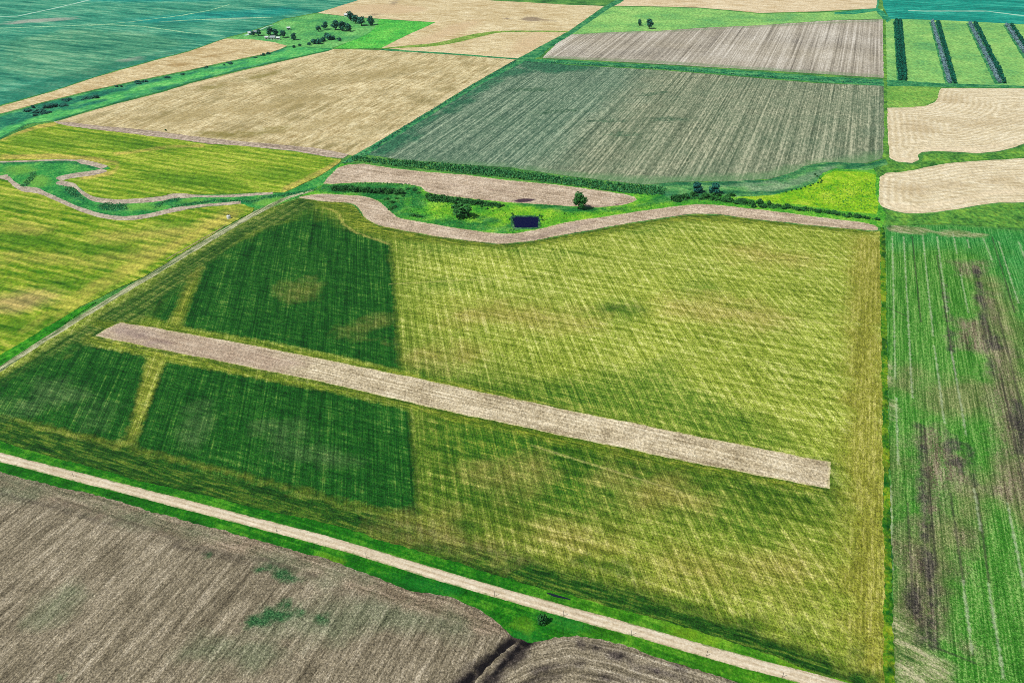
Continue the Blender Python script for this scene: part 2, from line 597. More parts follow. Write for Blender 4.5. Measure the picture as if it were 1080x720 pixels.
M["tan_up"] = stubble_mat("upper_stubble", EW, (190, 168, 120), (222, 204, 158), (244, 230, 190), areas=[("dark", (140, 122, 100), 7, 9, 0.08, 0.8), ("pink", (212, 184, 142), 20, 14, 0.03, 0.7)])
sheet("stubble_field", [(383, -1), (370, 3), (335, 14), (362, 17), (400, 20), (459, 23.7), (430, 37), (402, 50.5), (440, 54.5), (500, 58.5), (546, 62), (575, 46.5), (600, 33), (637, 7), (633, 6.5), (600, 5.5), (560, 3), (520, 1), (480, -3), (440, -8)],
      M["tan_up"], "pale straw-coloured stubble field around the curved green stripe", "field", 10,
      areas={"dark": [ell(561, 20.5, 11, 2.6), ell(578, 22, 9, 0.7, 3), ell(535, 20, 6, 0.6, 3), ribbon([(421, -2), (415, 5), (411, 10), (404, 15), (388, 16)], 1.6), ell(415, 3, 3, 2.5)],
             "pink": [ell(400, 10, 50, 5), ell(470, 35, 40, 5, -20), ell(560, 45, 25, 8, -30)]})
M["stripe"] = grass_mat("curved_stripe_grass", (90, 135, 45), (125, 160, 65), (165, 190, 95), 0.06, gsize=2.2, gdeep=2.6)
sheet("grass_waterway", smooth([(400, 51.5), (433, 48), (463, 45), (489, 38.5), (511, 34.5), (530, 32.8), (565, 32.6), (599, 33), (598, 34.5), (565, 34), (530, 34.6), (511, 38), (489, 43.5), (463, 48.5), (433, 50.5)], True, 3),
      M["stripe"], "curved olive green grass stripe through the pale straw field", "grass strip", 6)

M["tan_tr"] = stubble_mat("corner_stubble", EW, (204, 182, 142), (230, 210, 170), (246, 232, 198))
sheet("stubble_field", [(653, 0.5), (647, 6.7), (690, 7), (736, 8.3), (770, 11), (800, 14), (860, 12.5), (925, 9), (927, 0), (922, -30), (690, -30)], M["tan_tr"],
      "cream stubble field at the top edge above the two-tree pasture", "field", 14)
M["tan_r1"] = stubble_mat("right_stubble", EW, (196, 178, 138), (226, 211, 174), (244, 233, 202), brown=(188, 168, 126), amount=0.35, spacing=2.0, contour=5.5,
                          areas=[("brown", (186, 164, 122), 14, 10, 0.06, 0.5), ("rim", (232, 214, 178), 5, 2, 0.1, 0.7)])
r1 = smooth([(992, 93)], False) if False else [(993, 93.3), (1080, 93.5), (1250, 94), (1250, 100), (1160, 128), (1080, 152), (1065, 157), (1050, 160), (1030, 162), (1005, 160), (985, 159.5), (973, 160.5), (968, 164), (969, 169), (962, 172), (946, 170.5), (938, 167), (935.5, 140), (935, 114), (960, 113.5), (978, 111.5), (984, 109), (988, 105), (990, 96)]
sheet("stubble_field", r1, M["tan_r1"], "cream stubble field with a stepped corner right below the tree belts", "field", 8,
      areas={"brown": [ell(1007, 105, 14, 4), ell(1040, 130, 35, 3, -4), ell(970, 135, 18, 6)], "rim": [ribbon([(938, 166), (960, 170), (975, 157), (1030, 158), (1080, 148)], 4)]})
r2 = [(928, 187), (935, 183), (955, 181), (975, 177), (1000, 172.5), (1030, 170), (1080, 167), (1250, 152), (1250, 214), (1080, 213.5), (1050, 214.5), (1020, 218.5), (990, 223.5), (965, 225.3), (945, 223), (931, 218), (926, 211), (926.5, 197)]
sheet("stubble_field", smooth(r2, True, 3), M["tan_r1"], "cream stubble field with a rounded end beside the lime meadow", "field", 8,
      areas={"brown": [ell(965, 200, 14, 8), ell(1000, 195, 22, 4), ell(1055, 190, 20, 5)], "rim": [ribbon([(935, 214), (965, 221), (1000, 214), (1040, 204), (1080, 201), (1200, 200)], 5)]})

# pastures ---------------------------------------------------------------
sheet("meadow", [(640, 7), (647, 7.5), (690, 8), (736, 9), (770, 12), (800, 15), (860, 14), (931, 10), (931, 20), (880, 21.5), (800, 27), (740, 29.5), (700, 32.5), (650, 34), (601, 36.5), (618, 24)], M["pasture"],
      "light green pasture holding the two lone dark trees", "meadow", 12)
sheet("meadow", [(933, 20), (1000, 22), (1080, 26), (1250, 34), (1250, 94), (1080, 93), (990, 91.5), (935, 88)], M["pasture"],
      "light green pasture crossed by the four tree belts", "meadow", 12)
M["pasture2"] = grass_mat("olive_pasture_grass", (85, 150, 60), (120, 172, 70), (155, 190, 85), 0.03, gsize=2.2, gdeep=2.6)
sheet("meadow", [(935, 88), (990, 91.5), (992, 93), (989, 103), (984, 108), (976, 112), (958, 113.5), (935, 114)], M["pasture2"],
      "small olive green pasture corner between the gray field and the stepped stubble", "meadow", 8)
M["bright"] = grass_mat("bright_farm_grass", (50, 160, 60), (85, 190, 70), (125, 210, 85), 0.03, gsize=2.2, gdeep=2.6)
sheet("meadow", [(372, 43), (390, 35), (398, 26), (400, 20.5), (459, 24.2), (430, 37), (402, 51), (352, 51.5)], M["bright"], "bright green paddock behind the tall farm trees", "meadow", 8)
sheet("meadow", [(238, 41), (258, 36), (285, 27), (300, 21), (335, 14.5), (362, 17.5), (400, 20.5), (398, 26), (390, 35), (372, 43), (350, 51), (320, 54), (304, 49), (290, 45), (268, 42)], M["meadow_far"],
      "pale green farmyard meadow around the white sheds", "meadow", 10)
sheet("meadow", [(-420, 228), (-150, 163), (0, 121), (20, 116), (45, 109), (100, 95.5), (150, 85), (200, 75), (240, 66), (280, 58), (304, 49), (352, 51.5), (345, 54), (300, 63.5), (240, 77.5), (200, 87.5), (170, 97), (130, 107), (90, 118), (58, 128), (30, 131), (0, 147), (-150, 190), (-420, 260)], M["creek_far"],
      "long green creek meadow between the wedge and the large tan field", "meadow", 6,
      areas={"dark": [[(0, 122), (40, 110), (100, 97), (150, 86), (200, 76.5), (280, 58.5), (300, 52), (300, 54), (240, 68), (160, 88), (110, 101), (60, 116), (20, 130), (0, 138), (-100, 160)], ribbon([(60, 126.5), (130, 105.5), (200, 86), (300, 62)], 1.8), ell(90, 111, 25, 2, -14), ell(150, 97, 20, 1.5, -14), ell(20, 122, 30, 5, -14), ell(60, 113, 26, 3, -14), ell(240, 71, 20, 1.2, -12)]})

# grey corn stubble fields -------------------------------------------------
s = Sh("gray_corn_stubble")
t = s.add(s.mul(s.rows(NS, 2.3, 420, 2, 0.6), 0.40), s.mul(s.rows(NS, 7.0, 600, 2, 0.6), 0.22), s.mul(s.noise(0.012, 4, 0.6, spread=0.2), 0.16), s.mul(s.rows(NS, 2.2, 9, 2, 0.7), 0.22))
c = s.ramp(t, [(0.12, (116, 110, 100)), (0.5, (176, 168, 152)), (0.88, (224, 217, 202))])
c = s.mix(s.mask("green", 8, 6, 0.05, 0.6), c, col(105, 140, 95))
c = s.mix(s.mul(s.noise(0.01, 4, 0.6, spread=0.2), 0.3), c, col(182, 168, 132))
M["gray_up"] = s.done(s.grain(c, 0.22, 2.0, 2.6), 0.3)
sheet("crop_field", [(572, 61.5), (590, 43), (602, 36.8), (650, 34.2), (700, 32.7), (740, 29.8), (800, 27.2), (880, 21.8), (931, 21), (931.5, 50), (932, 82.5), (800, 74), (700, 68), (600, 62.5)], M["gray_up"],
      "gray row-crop field with straight rows below the two-tree pasture", "field", 8,
      areas={"green": [ribbon([(575, 61), (700, 66), (800, 73), (932, 81)], 3), ribbon([(602, 37), (700, 33.5), (800, 28), (931, 22)], 1.5)]})

s = Sh("green_gray_corn")
r = s.rows(NS, 1.7, 300, 2, 0.6)
r8 = s.rows(NS, 5.0, 500, 2, 0.6)
n1 = s.rows(NS, 1.6, 6, 2, 0.7)
t = s.add(s.mul(r, 0.44), s.mul(r8, 0.14), s.mul(n1, 0.42))
ca = s.ramp(t, [(0.1, (54, 84, 66)), (0.5, (108, 132, 106)), (0.9, (172, 188, 156))])
cb = s.ramp(t, [(0.1, (82, 94, 70)), (0.5, (134, 142, 112)), (0.9, (194, 194, 160))])
c = s.mix(s.mask("east", 60, 25, 0.015), ca, cb)
c = s.mix(s.mask("weed", 12, 14, 0.05, 0.85), c, s.ramp(n1, [(0.2, (0, 72, 52)), (0.8, (40, 122, 80))]))
c = s.mix(s.mask("smudge", 7, 14, 0.13, 0.7), c, s.ramp(n1, [(0.1, (20, 64, 38)), (0.9, (86, 122, 88))]))
c = s.mix(s.mask("low", 12, 10, 0.05, 0.6), c, col(104, 150, 92))
c = s.mix(s.mul(s.noise(0.02, 5, 0.65, spread=0.16), 0.28), c, col(70, 112, 80))
M["gray_mid"] = s.done(s.grain(c, 0.22, 1.5, 2.2), 0.35)
sheet("crop_field", [(385, 163), (410, 148), (430, 135), (500, 93), (550, 64.5), (600, 69), (700, 74.5), (800, 83), (860, 88), (932, 91), (933.5, 140), (934, 166), (914, 172.5), (880, 172), (865, 172), (847, 176), (837, 182), (810, 189.5), (763, 191.5), (713, 192), (680, 195), (600, 186), (540, 177), (500, 174.5), (421, 168.5)], M["gray_mid"],
      "green-gray row-crop field at the centre top with dark weedy left margin", "field", 7,
      areas={"east": [[(700, 60), (950, 60), (950, 200), (560, 200)]],
             "weed": [[(383, 165), (500, 92), (548, 63), (556, 67), (545, 72), (520, 92), (480, 112), (450, 132), (415, 158), (410, 166)], [(548, 63), (610, 68), (640, 72), (580, 78), (545, 72)], ell(535, 78, 28, 4, -8), ell(480, 112, 25, 5, -25), ell(425, 150, 25, 4, -20)],
             "smudge": [ell(705, 126, 22, 1.8), ell(690, 99, 18, 1.6, -6), ell(640, 128, 22, 1.5), ell(560, 95, 25, 2), ell(655, 142, 18, 2), ell(590, 118, 30, 1.5, -4)],
             "low": [[(700, 188), (800, 183), (850, 172), (900, 165), (933, 160), (933, 175), (850, 182), (810, 192), (690, 198), (600, 188), (500, 178), (400, 168), (500, 171), (600, 182)]]})

# ditch strips between the grey fields
sheet("grass_strip", [(545, 63), (560, 62.3), (600, 64), (700, 69.4), (800, 75.8), (870, 81.2), (932, 84.2), (990, 88), (1080, 91), (1080, 93), (990, 92), (932, 91), (860, 86.6), (800, 81.8), (700, 73.4), (600, 68), (550, 64.8)], M["hedge_ground"],
      "dark green ditch strip dividing the gray and green-gray fields", "grass strip", 5)
sheet("grass_strip", [(360, 172), (372, 165), (430, 131.5), (500, 88.5), (545, 63), (574, 47), (600, 33.5), (638, 7), (650, 0), (665, -12), (672, -10), (655, 3), (643, 9), (604, 36), (578, 52), (570, 60), (552, 66), (506, 90), (436, 133), (388, 163), (372, 171)], M["hedge_ground"],
      "long dark green field boundary strip running away past the tan fields", "grass strip", 5)
sheet("grass_strip", [(402, 52), (470, 56), (546, 62), (546, 63.3), (470, 57.6), (402, 53.4)], M["hedge_ground"], "thin dark grass line between the large tan and the pale straw field", "grass strip", 5)
sheet("grass_strip", [(926.5, -20), (927.5, 0), (926, 9), (931, 12), (940, 20.8), (936, 24), (931, 20), (924, 12), (900, 15.5), (880, 15.5), (880, 13.5), (924, 9), (925.5, 0), (921, -20)], M["teal_ditch"],
      "teal grass boundary at the corner of the far cream field", "grass strip", 6)
M["olive_strip"] = grass_mat("boundary_grass", (40, 100, 40), (90, 150, 55), (130, 175, 60), 0.06, gsize=2.2, gdeep=2.6)
sheet("grass_strip", [(931, 21), (934, 21), (935.5, 88), (936, 140), (938, 168), (947, 172.5), (962, 174), (972, 171), (973, 164), (985, 161.5), (1005, 162), (1030, 164), (1050, 162), (1080, 154.5), (1250, 104), (1250, 152), (1080, 166.5), (1030, 169.5), (1000, 172), (975, 176.5), (955, 180.5), (935, 182.5), (927, 187.5), (925, 197), (925, 212), (929, 219), (945, 225), (965, 227), (990, 225), (1020, 220), (1050, 216), (1080, 215), (1250, 216), (1250, 250), (1080, 241), (1000, 236), (930, 238), (924, 232), (915, 225), (922, 205), (920, 184), (930, 176), (932.5, 140), (932, 88)], M["olive_strip"],
      "rough green grass winding around the two cream stubble fields", "grass strip", 6)

# ================================================================== MIDDLE GROUND
# olive hay fields on the left
def hay_mat(name, dark, mid, light, tan, areas=(), d=EW, green=(70, 130, 20)):
    s = Sh(name)
    r1 = s.rows(d, 3.0, 40, 3, 0.65)
    r2 = s.rows(d, 9.0, 130, 4, 0.65, 0.2, wob=4.0)
    n1 = s.rows(d, 2.6, 9, 3, 0.7)
    t = s.add(s.mul(r1, 0.26), s.mul(r2, 0.32), s.mul(s.lines(d, 8.5, 0.12), 0.14), s.mul(n1, 0.28))
    c = s.ramp(t, [(0.18, dark), (0.48, mid), (0.8, light)])
    for (key, cc, soft, rag, sc, st) in areas:
        v = s.mask(key, soft, rag, sc, st)
        cr = s.ramp(t, [(0.1, tuple(int(x * 0.72) for x in cc)), (0.5, cc), (0.9, tuple(min(250, int(x * 1.18)) for x in cc))])
        c = s.mix(v, c, cr)
    return s.done(s.grain(c, 0.36, 1.5, 2.2), 0.3)


M["hay1"] = hay_mat("upper_hay", (78, 128, 18), (128, 160, 34), (182, 194, 72), (200, 180, 100),
                    [("tan", (196, 178, 88), 4, 3, 0.1, 0.8), ("green", (72, 128, 16), 18, 14, 0.03, 0.7)])
hay1_low = [(361, 168), (358, 172), (335, 187), (300, 203), (292, 203), (285, 203), (240, 204.5), (205, 205), (185, 204), (170, 207), (140, 210), (110, 211), (95, 207), (85, 199), (78, 194), (60, 193), (66, 188), (80, 184), (105, 181), (117, 178), (112, 174), (100, 173), (85, 170), (70, 169), (30, 170), (0, 171), (-100, 172), (-300, 180)]
sheet("hay_field", hay1_low + [(-300, 235), (-150, 191), (0, 148), (20, 139), (40, 132), (57, 129), (62, 131), (80, 134), (140, 141), (200, 149), (260, 154.5), (310, 160), (345, 166)], M["hay1"],
      "mown yellow-green hay field above the winding creek meadow", "field", 6,
      areas={"tan": [ribbon([(0, 148), (20, 140), (40, 134), (60, 131)], 4), ribbon([(298, 201), (335, 184), (360, 170)], 6), ribbon([(0, 166), (60, 165), (105, 169), (125, 174), (120, 182), (85, 188)], 5), ribbon([(120, 163), (180, 155), (215, 154)], 3)],
             "green": [ell(200, 190, 60, 7, 4), ell(130, 152, 60, 5, 6), ell(40, 150, 40, 6, 8), ell(290, 185, 40, 5, 4), ell(180, 158, 12, 2, -10)]})
M["hay2"] = hay_mat("lower_hay", (62, 118, 10), (124, 156, 30), (188, 192, 76), (200, 170, 100),
                    [("green", (62, 122, 14), 16, 14, 0.03, 0.75), ("tan", (186, 172, 84), 16, 16, 0.035, 0.6), ("pink", (194, 166, 108), 16, 12, 0.04, 0.7), ("swath", (188, 178, 78), 6, 6, 0.05, 0.6)])
hay2 = [(-420, 220), (-100, 187), (0, 188), (10, 191), (17, 199), (25, 202), (40, 203), (55, 210), (75, 219), (100, 228.5), (120, 232), (140, 232), (160, 228), (185, 223), (215, 219), (253, 215.5), (268, 218), (266, 224), (231, 243), (155, 290), (84, 324), (36, 355), (0, 378), (-150, 478), (-420, 660)]
sheet("hay_field", hay2, M["hay2"], "streaky yellow-green hay field at the left edge beside the field track", "field", 5,
      areas={"green": [ell(40, 255, 50, 9, 6), ell(90, 300, 50, 8, 4), ell(30, 345, 40, 9, -10), ell(180, 240, 25, 5, -8), ell(100, 262, 40, 6, 6), ell(10, 215, 25, 6, 8), ell(-60, 300, 60, 12, 5)],
             "tan": [ell(150, 247, 60, 6, -2), ell(190, 255, 30, 5, -25), ell(60, 275, 70, 4, 6), ell(130, 272, 40, 4, -8), ell(230, 232, 25, 6, -25), ell(20, 240, 30, 4, 5)],
             "pink": [ell(24, 317, 36, 10, -8), ell(-60, 330, 50, 10, 0)],
             "swath": [ribbon([(60, 335), (110, 300), (170, 268), (220, 240), (250, 226)], 9), ribbon([(20, 352), (80, 312), (140, 278)], 5)]})

# bare strip under the large tan field
s = Sh("bare_gray_soil")
t = s.add(s.mul(s.rows(EW, 1.2, 40), 0.4), s.mul(s.noise(0.3, 5, 0.75, spread=0.25), 0.6))
c = s.ramp(t, [(0.2, (138, 122, 104)), (0.5, (178, 160, 138)), (0.8, (206, 190, 168))])
M["bare"] = s.done(s.grain(c, 0.3, 1.8, 2.2))
sheet("fallow_strip", [(57, 128.5), (70, 129), (110, 133.5), (160, 138), (180, 141), (225, 146.5), (255, 149.5), (280, 151.5), (330, 156), (368, 163), (362, 167.5), (345, 165.5), (310, 159.5), (260, 154.5), (220, 152), (180, 146.5), (140, 141.5), (80, 134.5), (62, 131)], M["bare"],
      "bare gray-brown soil strip below the large tan stubble field", "fallow strip", 4)

# creek meadow on the left
sheet("meadow", [(-300, 180), (-100, 171), (0, 170.5), (30, 169.5), (70, 168.5), (100, 172), (118, 178), (80, 185), (60, 190), (82, 196), (95, 208), (110, 212), (140, 211), (170, 208), (185, 206), (240, 206), (290, 204.5), (300, 203.5), (335, 188), (358, 173), (362, 176), (345, 195), (318, 206), (280, 222), (262, 218), (253, 214), (200, 218.5), (160, 226), (140, 230), (120, 230), (100, 226), (75, 217), (55, 208), (40, 201), (25, 199), (17, 196), (10, 189), (0, 186.5), (-100, 186), (-300, 200)], M["creek"],
      "lush green creek meadow winding between the two hay fields", "meadow", 3,
      areas={"yel": [ell(40, 192, 14, 6), ell(150, 219, 22, 4), ell(200, 213, 14, 3), ell(285, 213, 20, 5), ell(20, 180, 16, 5)],
             "dark": [ribbon([(180, 218), (228, 212), (267, 213), (282, 207.5), (298, 206.5), (334, 200), (347, 197)], 3), [(100, 217), (112, 213), (134, 214), (135, 222), (112, 224)], [(62, 195), (80, 197), (86, 204), (94, 216), (72, 207)], ribbon([(22, 199), (28, 194), (35, 186), (33, 181)], 4), ribbon([(164, 221), (170, 214), (180, 211), (195, 210)], 3), ribbon([(40, 201), (55, 206), (75, 215), (100, 225), (130, 229)], 2.4), ribbon([(0, 172), (40, 171), (75, 171.5), (104, 178)], 2.2), ribbon([(60, 193), (78, 198)], 2)]})
s = Sh("bare_margin_soil")
t = s.add(s.mul(s.noise(0.15, 5, 0.7, spread=0.25), 0.5), s.mul(s.noise(0.8, 4, 0.75, spread=0.25), 0.5))
c = s.ramp(t, [(0.2, (146, 132, 116)), (0.5, (182, 168, 146)), (0.8, (208, 196, 172))])
M["margin"] = s.done(s.grain(c, 0.3, 1.5, 2.0))
mA = smooth([(-100, 171), (0, 171), (40, 169.8), (70, 169), (90, 171.5), (108, 176), (113, 178.5), (100, 182.5), (78, 185.5), (62, 189), (59, 191.5), (66, 193.5), (78, 196), (84, 201), (92, 207), (105, 211.5), (130, 213), (170, 210), (185, 207), (230, 207.5), (260, 206), (288, 204)], False, 4)
sheet("fallow_strip", ribbon(mA, [1.6 if p[0] < 85 and p[1] < 175 else (5.0 if p[0] > 55 and p[0] < 200 else 2.6) for p in mA]), M["margin"], "winding pale bare margin on the north side of the creek meadow", "fallow strip", 3, rough=0.3)
mB = smooth([(-80, 187), (0, 187), (9, 189), (16, 195), (24, 199.5), (40, 201.5), (55, 208), (75, 217), (100, 226), (120, 230), (140, 230.2), (160, 227), (185, 221.5), (215, 217), (240, 215), (254, 213.7)], False, 4)
sheet("fallow_strip", ribbon(mB, [3 if p[0] < 4 else (6 if p[0] < 45 else (4.6 if p[0] < 200 else 2.8)) for p in mB]), M["margin"], "winding pale bare margin on the south side of the creek meadow", "fallow strip", 3, rough=0.3)

# central lush meadow and the bare strips beside it
sheet("meadow", [(318, 207), (340, 195), (360, 173), (384, 172.5), (414, 177.5), (455, 181.5), (492, 184.5), (540, 190.5), (589, 194.5), (630, 200.5), (690, 206), (720, 196), (763, 192), (810, 190), (837, 182.5), (860, 176), (880, 172), (920, 176), (928, 190), (926, 212), (935, 226), (930, 240), (880, 232), (830, 226), (790, 221), (750, 217), (715, 219), (680, 224), (640, 230), (600, 236), (560, 244), (530, 247), (500, 245), (455, 238), (425, 233), (405, 220), (392, 211), (375, 208), (340, 206)], M["creek_lush"],
      "lush bright green meadow around the dark pond", "meadow", 4,
      areas={"lime": [ell(548, 228, 46, 11, -4), [(568, 236), (590, 226), (640, 222), (690, 211), (720, 209), (700, 216), (640, 227), (600, 234), (568, 241)], ell(470, 222, 20, 5), ell(845, 212, 40, 5)],
             "dark": [[(340, 195), (400, 193), (440, 197), (450, 208), (430, 210), (425, 222), (412, 228), (400, 214), (380, 206), (340, 204)], [(540, 213), (610, 218), (660, 219), (690, 212), (690, 207), (720, 196), (800, 192), (780, 206), (720, 212), (650, 222), (600, 224), (560, 219)], ell(440, 228, 14, 3, 10), ell(490, 236, 34, 3, 6), ell(515, 232, 14, 3, 10), ell(438, 215, 9, 6), ell(536, 238, 5, 3), ribbon([(405, 222), (425, 231), (455, 235), (500, 242), (535, 245)], 3)]})
s = Sh("shrubby_ground")
t = s.add(s.mul(s.noise(0.06, 6, 0.7, spread=0.24), 0.5), s.mul(s.noise(0.4, 4, 0.7, spread=0.25), 0.3), s.mul(s.rows(EW, 3, 40, 3), 0.2))
c = s.ramp(t, [(0.1, (30, 110, 62)), (0.5, (82, 150, 80)), (0.9, (140, 188, 110))])
c = s.mix(s.mask("gray", 6, 8, 0.07, 0.7), c, s.ramp(t, [(0.1, (70, 110, 84)), (0.5, (118, 146, 112)), (0.9, (168, 184, 148))]))
c = s.mix(s.mask("dark", 4, 6, 0.09, 0.9), c, s.ramp(t, [(0.1, (4, 66, 44)), (0.5, (18, 100, 62)), (0.9, (72, 142, 86))]))
M["hedge_mix"] = s.done(s.grain(c, 0.4, 1.2, 2.0), 0.4)
sheet("grass_strip", [(680, 196), (713, 192.5), (763, 192), (810, 189.8), (837, 182), (847, 176), (865, 172), (880, 171.5), (915, 173), (934, 168), (936, 174), (915, 180), (880, 178), (868, 183), (860, 193), (838, 200), (815, 206), (790, 210), (760, 206), (735, 208), (712, 214), (700, 206), (690, 204)], M["hedge_mix"],
      "shrubby dark green strip below the green-gray field", "grass strip", 3,
      areas={"gray": [ribbon([(790, 200), (830, 196), (860, 184), (880, 176)], 8), ribbon([(760, 196), (820, 193)], 4)],
             "dark": [ribbon([(680, 197), (713, 194), (763, 194), (800, 191.5), (830, 186), (850, 177), (880, 172.5), (915, 174)], 3), ribbon([(760, 203), (815, 204), (840, 198.5), (860, 190), (868, 183.5)], 2.2), ribbon([(690, 203), (720, 207), (745, 205)], 5), ribbon([(890, 177), (934, 170)], 5)]})
sheet("meadow", [(776, 208), (815, 206.5), (840, 200.5), (862, 193), (870, 184.5), (880, 180.5), (914, 182), (924, 185), (923, 205), (927, 217), (924, 226), (880, 222), (840, 215.5), (800, 212)], M["lime"],
      "vivid lime green meadow left of the rounded stubble end", "meadow", 5)
def fallow_mat(name, areas=(), d=EW, lo=(154, 134, 108), mid=(199, 178, 151), hi=(228, 210, 185), gsize=1.1):
    s = Sh(name)
    t = s.add(s.mul(s.rows(d, 1.3, 50, 3), 0.3), s.mul(s.noise(0.06, 5, 0.65, spread=0.2), 0.25), s.mul(s.noise(0.9, 4, 0.8, spread=0.25), 0.45))
    c = s.ramp(t, [(0.2, lo), (0.5, mid), (0.82, hi)])
    c = s.mix(s.mul(s.noise(0.035, 5, 0.65, spread=0.16), 0.4), c, s.ramp(t, [(0.2, tuple(int(v * 0.84) for v in lo)), (0.5, tuple(int(v * 0.9) for v in mid)), (0.82, tuple(int(v * 0.95) for v in hi))]))
    c = s.mix(s.mul(s.band(2.6, 0.5, 0.6, 0.8), 0.35), c, col(*[int(v * 0.8) for v in mid]))
    c = s.mix(s.mul(s.band(4.4, 0.5, 0.6, 0.8), 0.3), c, col(*[int(v * 0.82) for v in mid]))
    c = s.mix(s.mul(s.band(0.2, 0.9, 0.7, 1.6), 0.55), c, col(196, 192, 128))
    for (key, cc, soft, rag, sc, st) in areas:
        c = s.mix(s.mask(key, soft, rag, sc, st), c, col(*cc))
    return s.done(s.grain(c, 0.36, gsize, 1.8), 0.25, 1.5)


M["fallow_a"] = fallow_mat("bare_field_soil", [("wet", (62, 38, 58), 2.0, 2.0, 0.15, 0.95), ("dark", (138, 110, 92), 2.5, 3.0, 0.1, 0.6)])
sheet("fallow_field", [(340, 194), (347, 186), (357, 177), (368, 173.8), (384, 173), (414, 178), (455, 182), (492, 185), (540, 191), (589, 195.3), (630, 201), (657, 204.6), (669, 208), (672, 211), (667, 213.8), (655, 217), (630, 219.3), (604, 218), (570, 215.7), (537, 214), (507, 211), (480, 208), (458, 205.5), (449, 202), (444, 197.5), (432, 194.8), (401, 193), (373, 193), (351, 194.6)], M["fallow_a"],
      "bare pinkish brown field north of the pond with a dark wet spot", "field", 3,
      areas={"wet": [ell(552, 211.8, 12, 2.0, -3), ell(651, 216, 5, 0.7, -8)], "dark": [ribbon([(470, 194), (500, 198), (560, 206)], 0.7), ribbon([(600, 218), (640, 218), (668, 213)], 1.2)]})
M["fallow_b"] = fallow_mat("bare_headland_soil", [("gray", (160, 140, 124), 3, 3, 0.1, 0.6)])
fallow_top = [(316, 209), (324, 206.5), (340, 205), (375, 206.5), (392, 209.5), (405, 217), (415, 226), (425, 231), (455, 236.5), (500, 243.5), (535, 247), (567, 242), (600, 234.5), (640, 228.3), (680, 222.5), (700, 219.5), (725, 216.6), (750, 216.2), (790, 220), (830, 225), (880, 231.3), (905, 234.5), (922, 238)]
fallow_low = [(926, 242), (920, 243.3), (880, 240), (840, 236), (800, 231.8), (765, 227), (740, 225.8), (720, 227), (680, 233), (650, 238), (600, 247), (565, 253.5), (540, 256.5), (520, 257), (475, 251.5), (430, 244.3), (400, 237.5), (386, 230.5), (378, 220), (370, 214.5), (340, 212.5)]
sheet("fallow_strip", smooth(fallow_top + fallow_low, True, 3), M["fallow_b"], "wide bare tan strip curving along the top of the large mown field", "fallow strip", 3,
      areas={"gray": [ell(590, 243, 40, 2.5, -15), ell(345, 207.5, 14, 1.5), ell(545, 251, 30, 2)]})

# ================================================================== THE LARGE FIELD
s = Sh("large_mown_crop")
ra = s.rows(DG, 0.9, 42, 2, 0.6)
rl = s.lines(DG, 5.2, 0.05, 3.0)
re = s.rows(EW, 1.2, 10, 2, 0.6)
re2 = s.rows(EW, 3.6, 70, 3, 0.6, 0.2)
rd = s.rows(DG, 2.6, 9, 3, 0.65)
rn = s.rows(NS, 1.5, 60, 2, 0.6)
n1 = s.noise(0.22, 6, 0.78, spread=0.25)
n0 = s.noise(0.018, 6, 0.65, spread=0.2)
rw = s.lines(EW, 6.6, 0.06, 1.6)
t = s.add(s.mul(ra, 0.22), s.mul(rw, 0.07), s.mul(rl, 0.09), s.mul(re, 0.22), s.mul(re2, 0.15), s.mul(rd, 0.07), s.mul(rn, 0.08), s.mul(n1, 0.13), 0.03)
cy = s.ramp(t, [(0.06, (54, 86, 2)), (0.40, (138, 156, 46)), (0.62, (182, 192, 84)), (0.95, (236, 238, 152))])
cg = s.ramp(t, [(0.06, (14, 54, 0)), (0.42, (66, 106, 16)), (0.65, (110, 138, 36)), (0.95, (186, 188, 88))])
c = s.mix(s.math('MULTIPLY_ADD', n0, 0.45, -0.05, clamp=True), cy, cg)
c = s.mix(s.mask("south", 55, 22, 0.02), c, cg)
c = s.mix(s.mask("deep", 50, 26, 0.03, 0.85), c, s.ramp(t, [(0.06, (10, 48, 4)), (0.45, (44, 92, 16)), (0.7, (88, 122, 34)), (0.95, (168, 172, 78))]))
c = s.mix(s.mask("near", 40, 24, 0.03, 0.5), c, s.ramp(t, [(0.06, (34, 66, 2)), (0.42, (98, 120, 26)), (0.65, (136, 146, 50)), (0.95, (196, 192, 100))]))
c = s.mix(s.mask("green", 22, 18, 0.035, 0.62), c, s.ramp(t, [(0.2, (22, 78, 12)), (0.5, (62, 118, 24)), (0.85, (160, 172, 64))]))
# headlands
th = s.add(s.mul(s.rows(NS, 1.4, 50, 3, 0.65), 0.4), s.mul(s.rows(NS, 1.2, 6, 3, 0.7), 0.4), s.mul(n1, 0.2))
ch = s.ramp(th, [(0.06, (88, 92, 14)), (0.5, (144, 144, 50)), (0.94, (202, 194, 108))])
c = s.mix(s.mask("eastland", 12, 12, 0.06, 0.85), c, ch)
ts = s.add(s.mul(re, 0.45), s.mul(s.rows(EW, 4.5, 120, 3), 0.25), s.mul(n1, 0.3))
cs = s.ramp(ts, [(0.08, (6, 46, 6)), (0.5, (36, 86, 18)), (0.92, (108, 132, 44))])
c = s.mix(s.mask("roadland", 8, 7, 0.05), c, cs)
tw = s.add(s.mul(s.rows(NS, 2.4, 60, 3), 0.35), s.mul(re, 0.3), s.mul(n1, 0.35))
cw = s.ramp(tw, [(0.08, (12, 54, 8)), (0.5, (58, 98, 28)), (0.92, (140, 152, 72))])
c = s.mix(s.mask("westland", 10, 8, 0.06), c, cw)
c = s.mix(s.mask("northland", 5, 4, 0.08, 0.85), c, s.ramp(ts, [(0.1, (40, 76, 6)), (0.5, (92, 118, 24)), (0.9, (166, 170, 58))]))
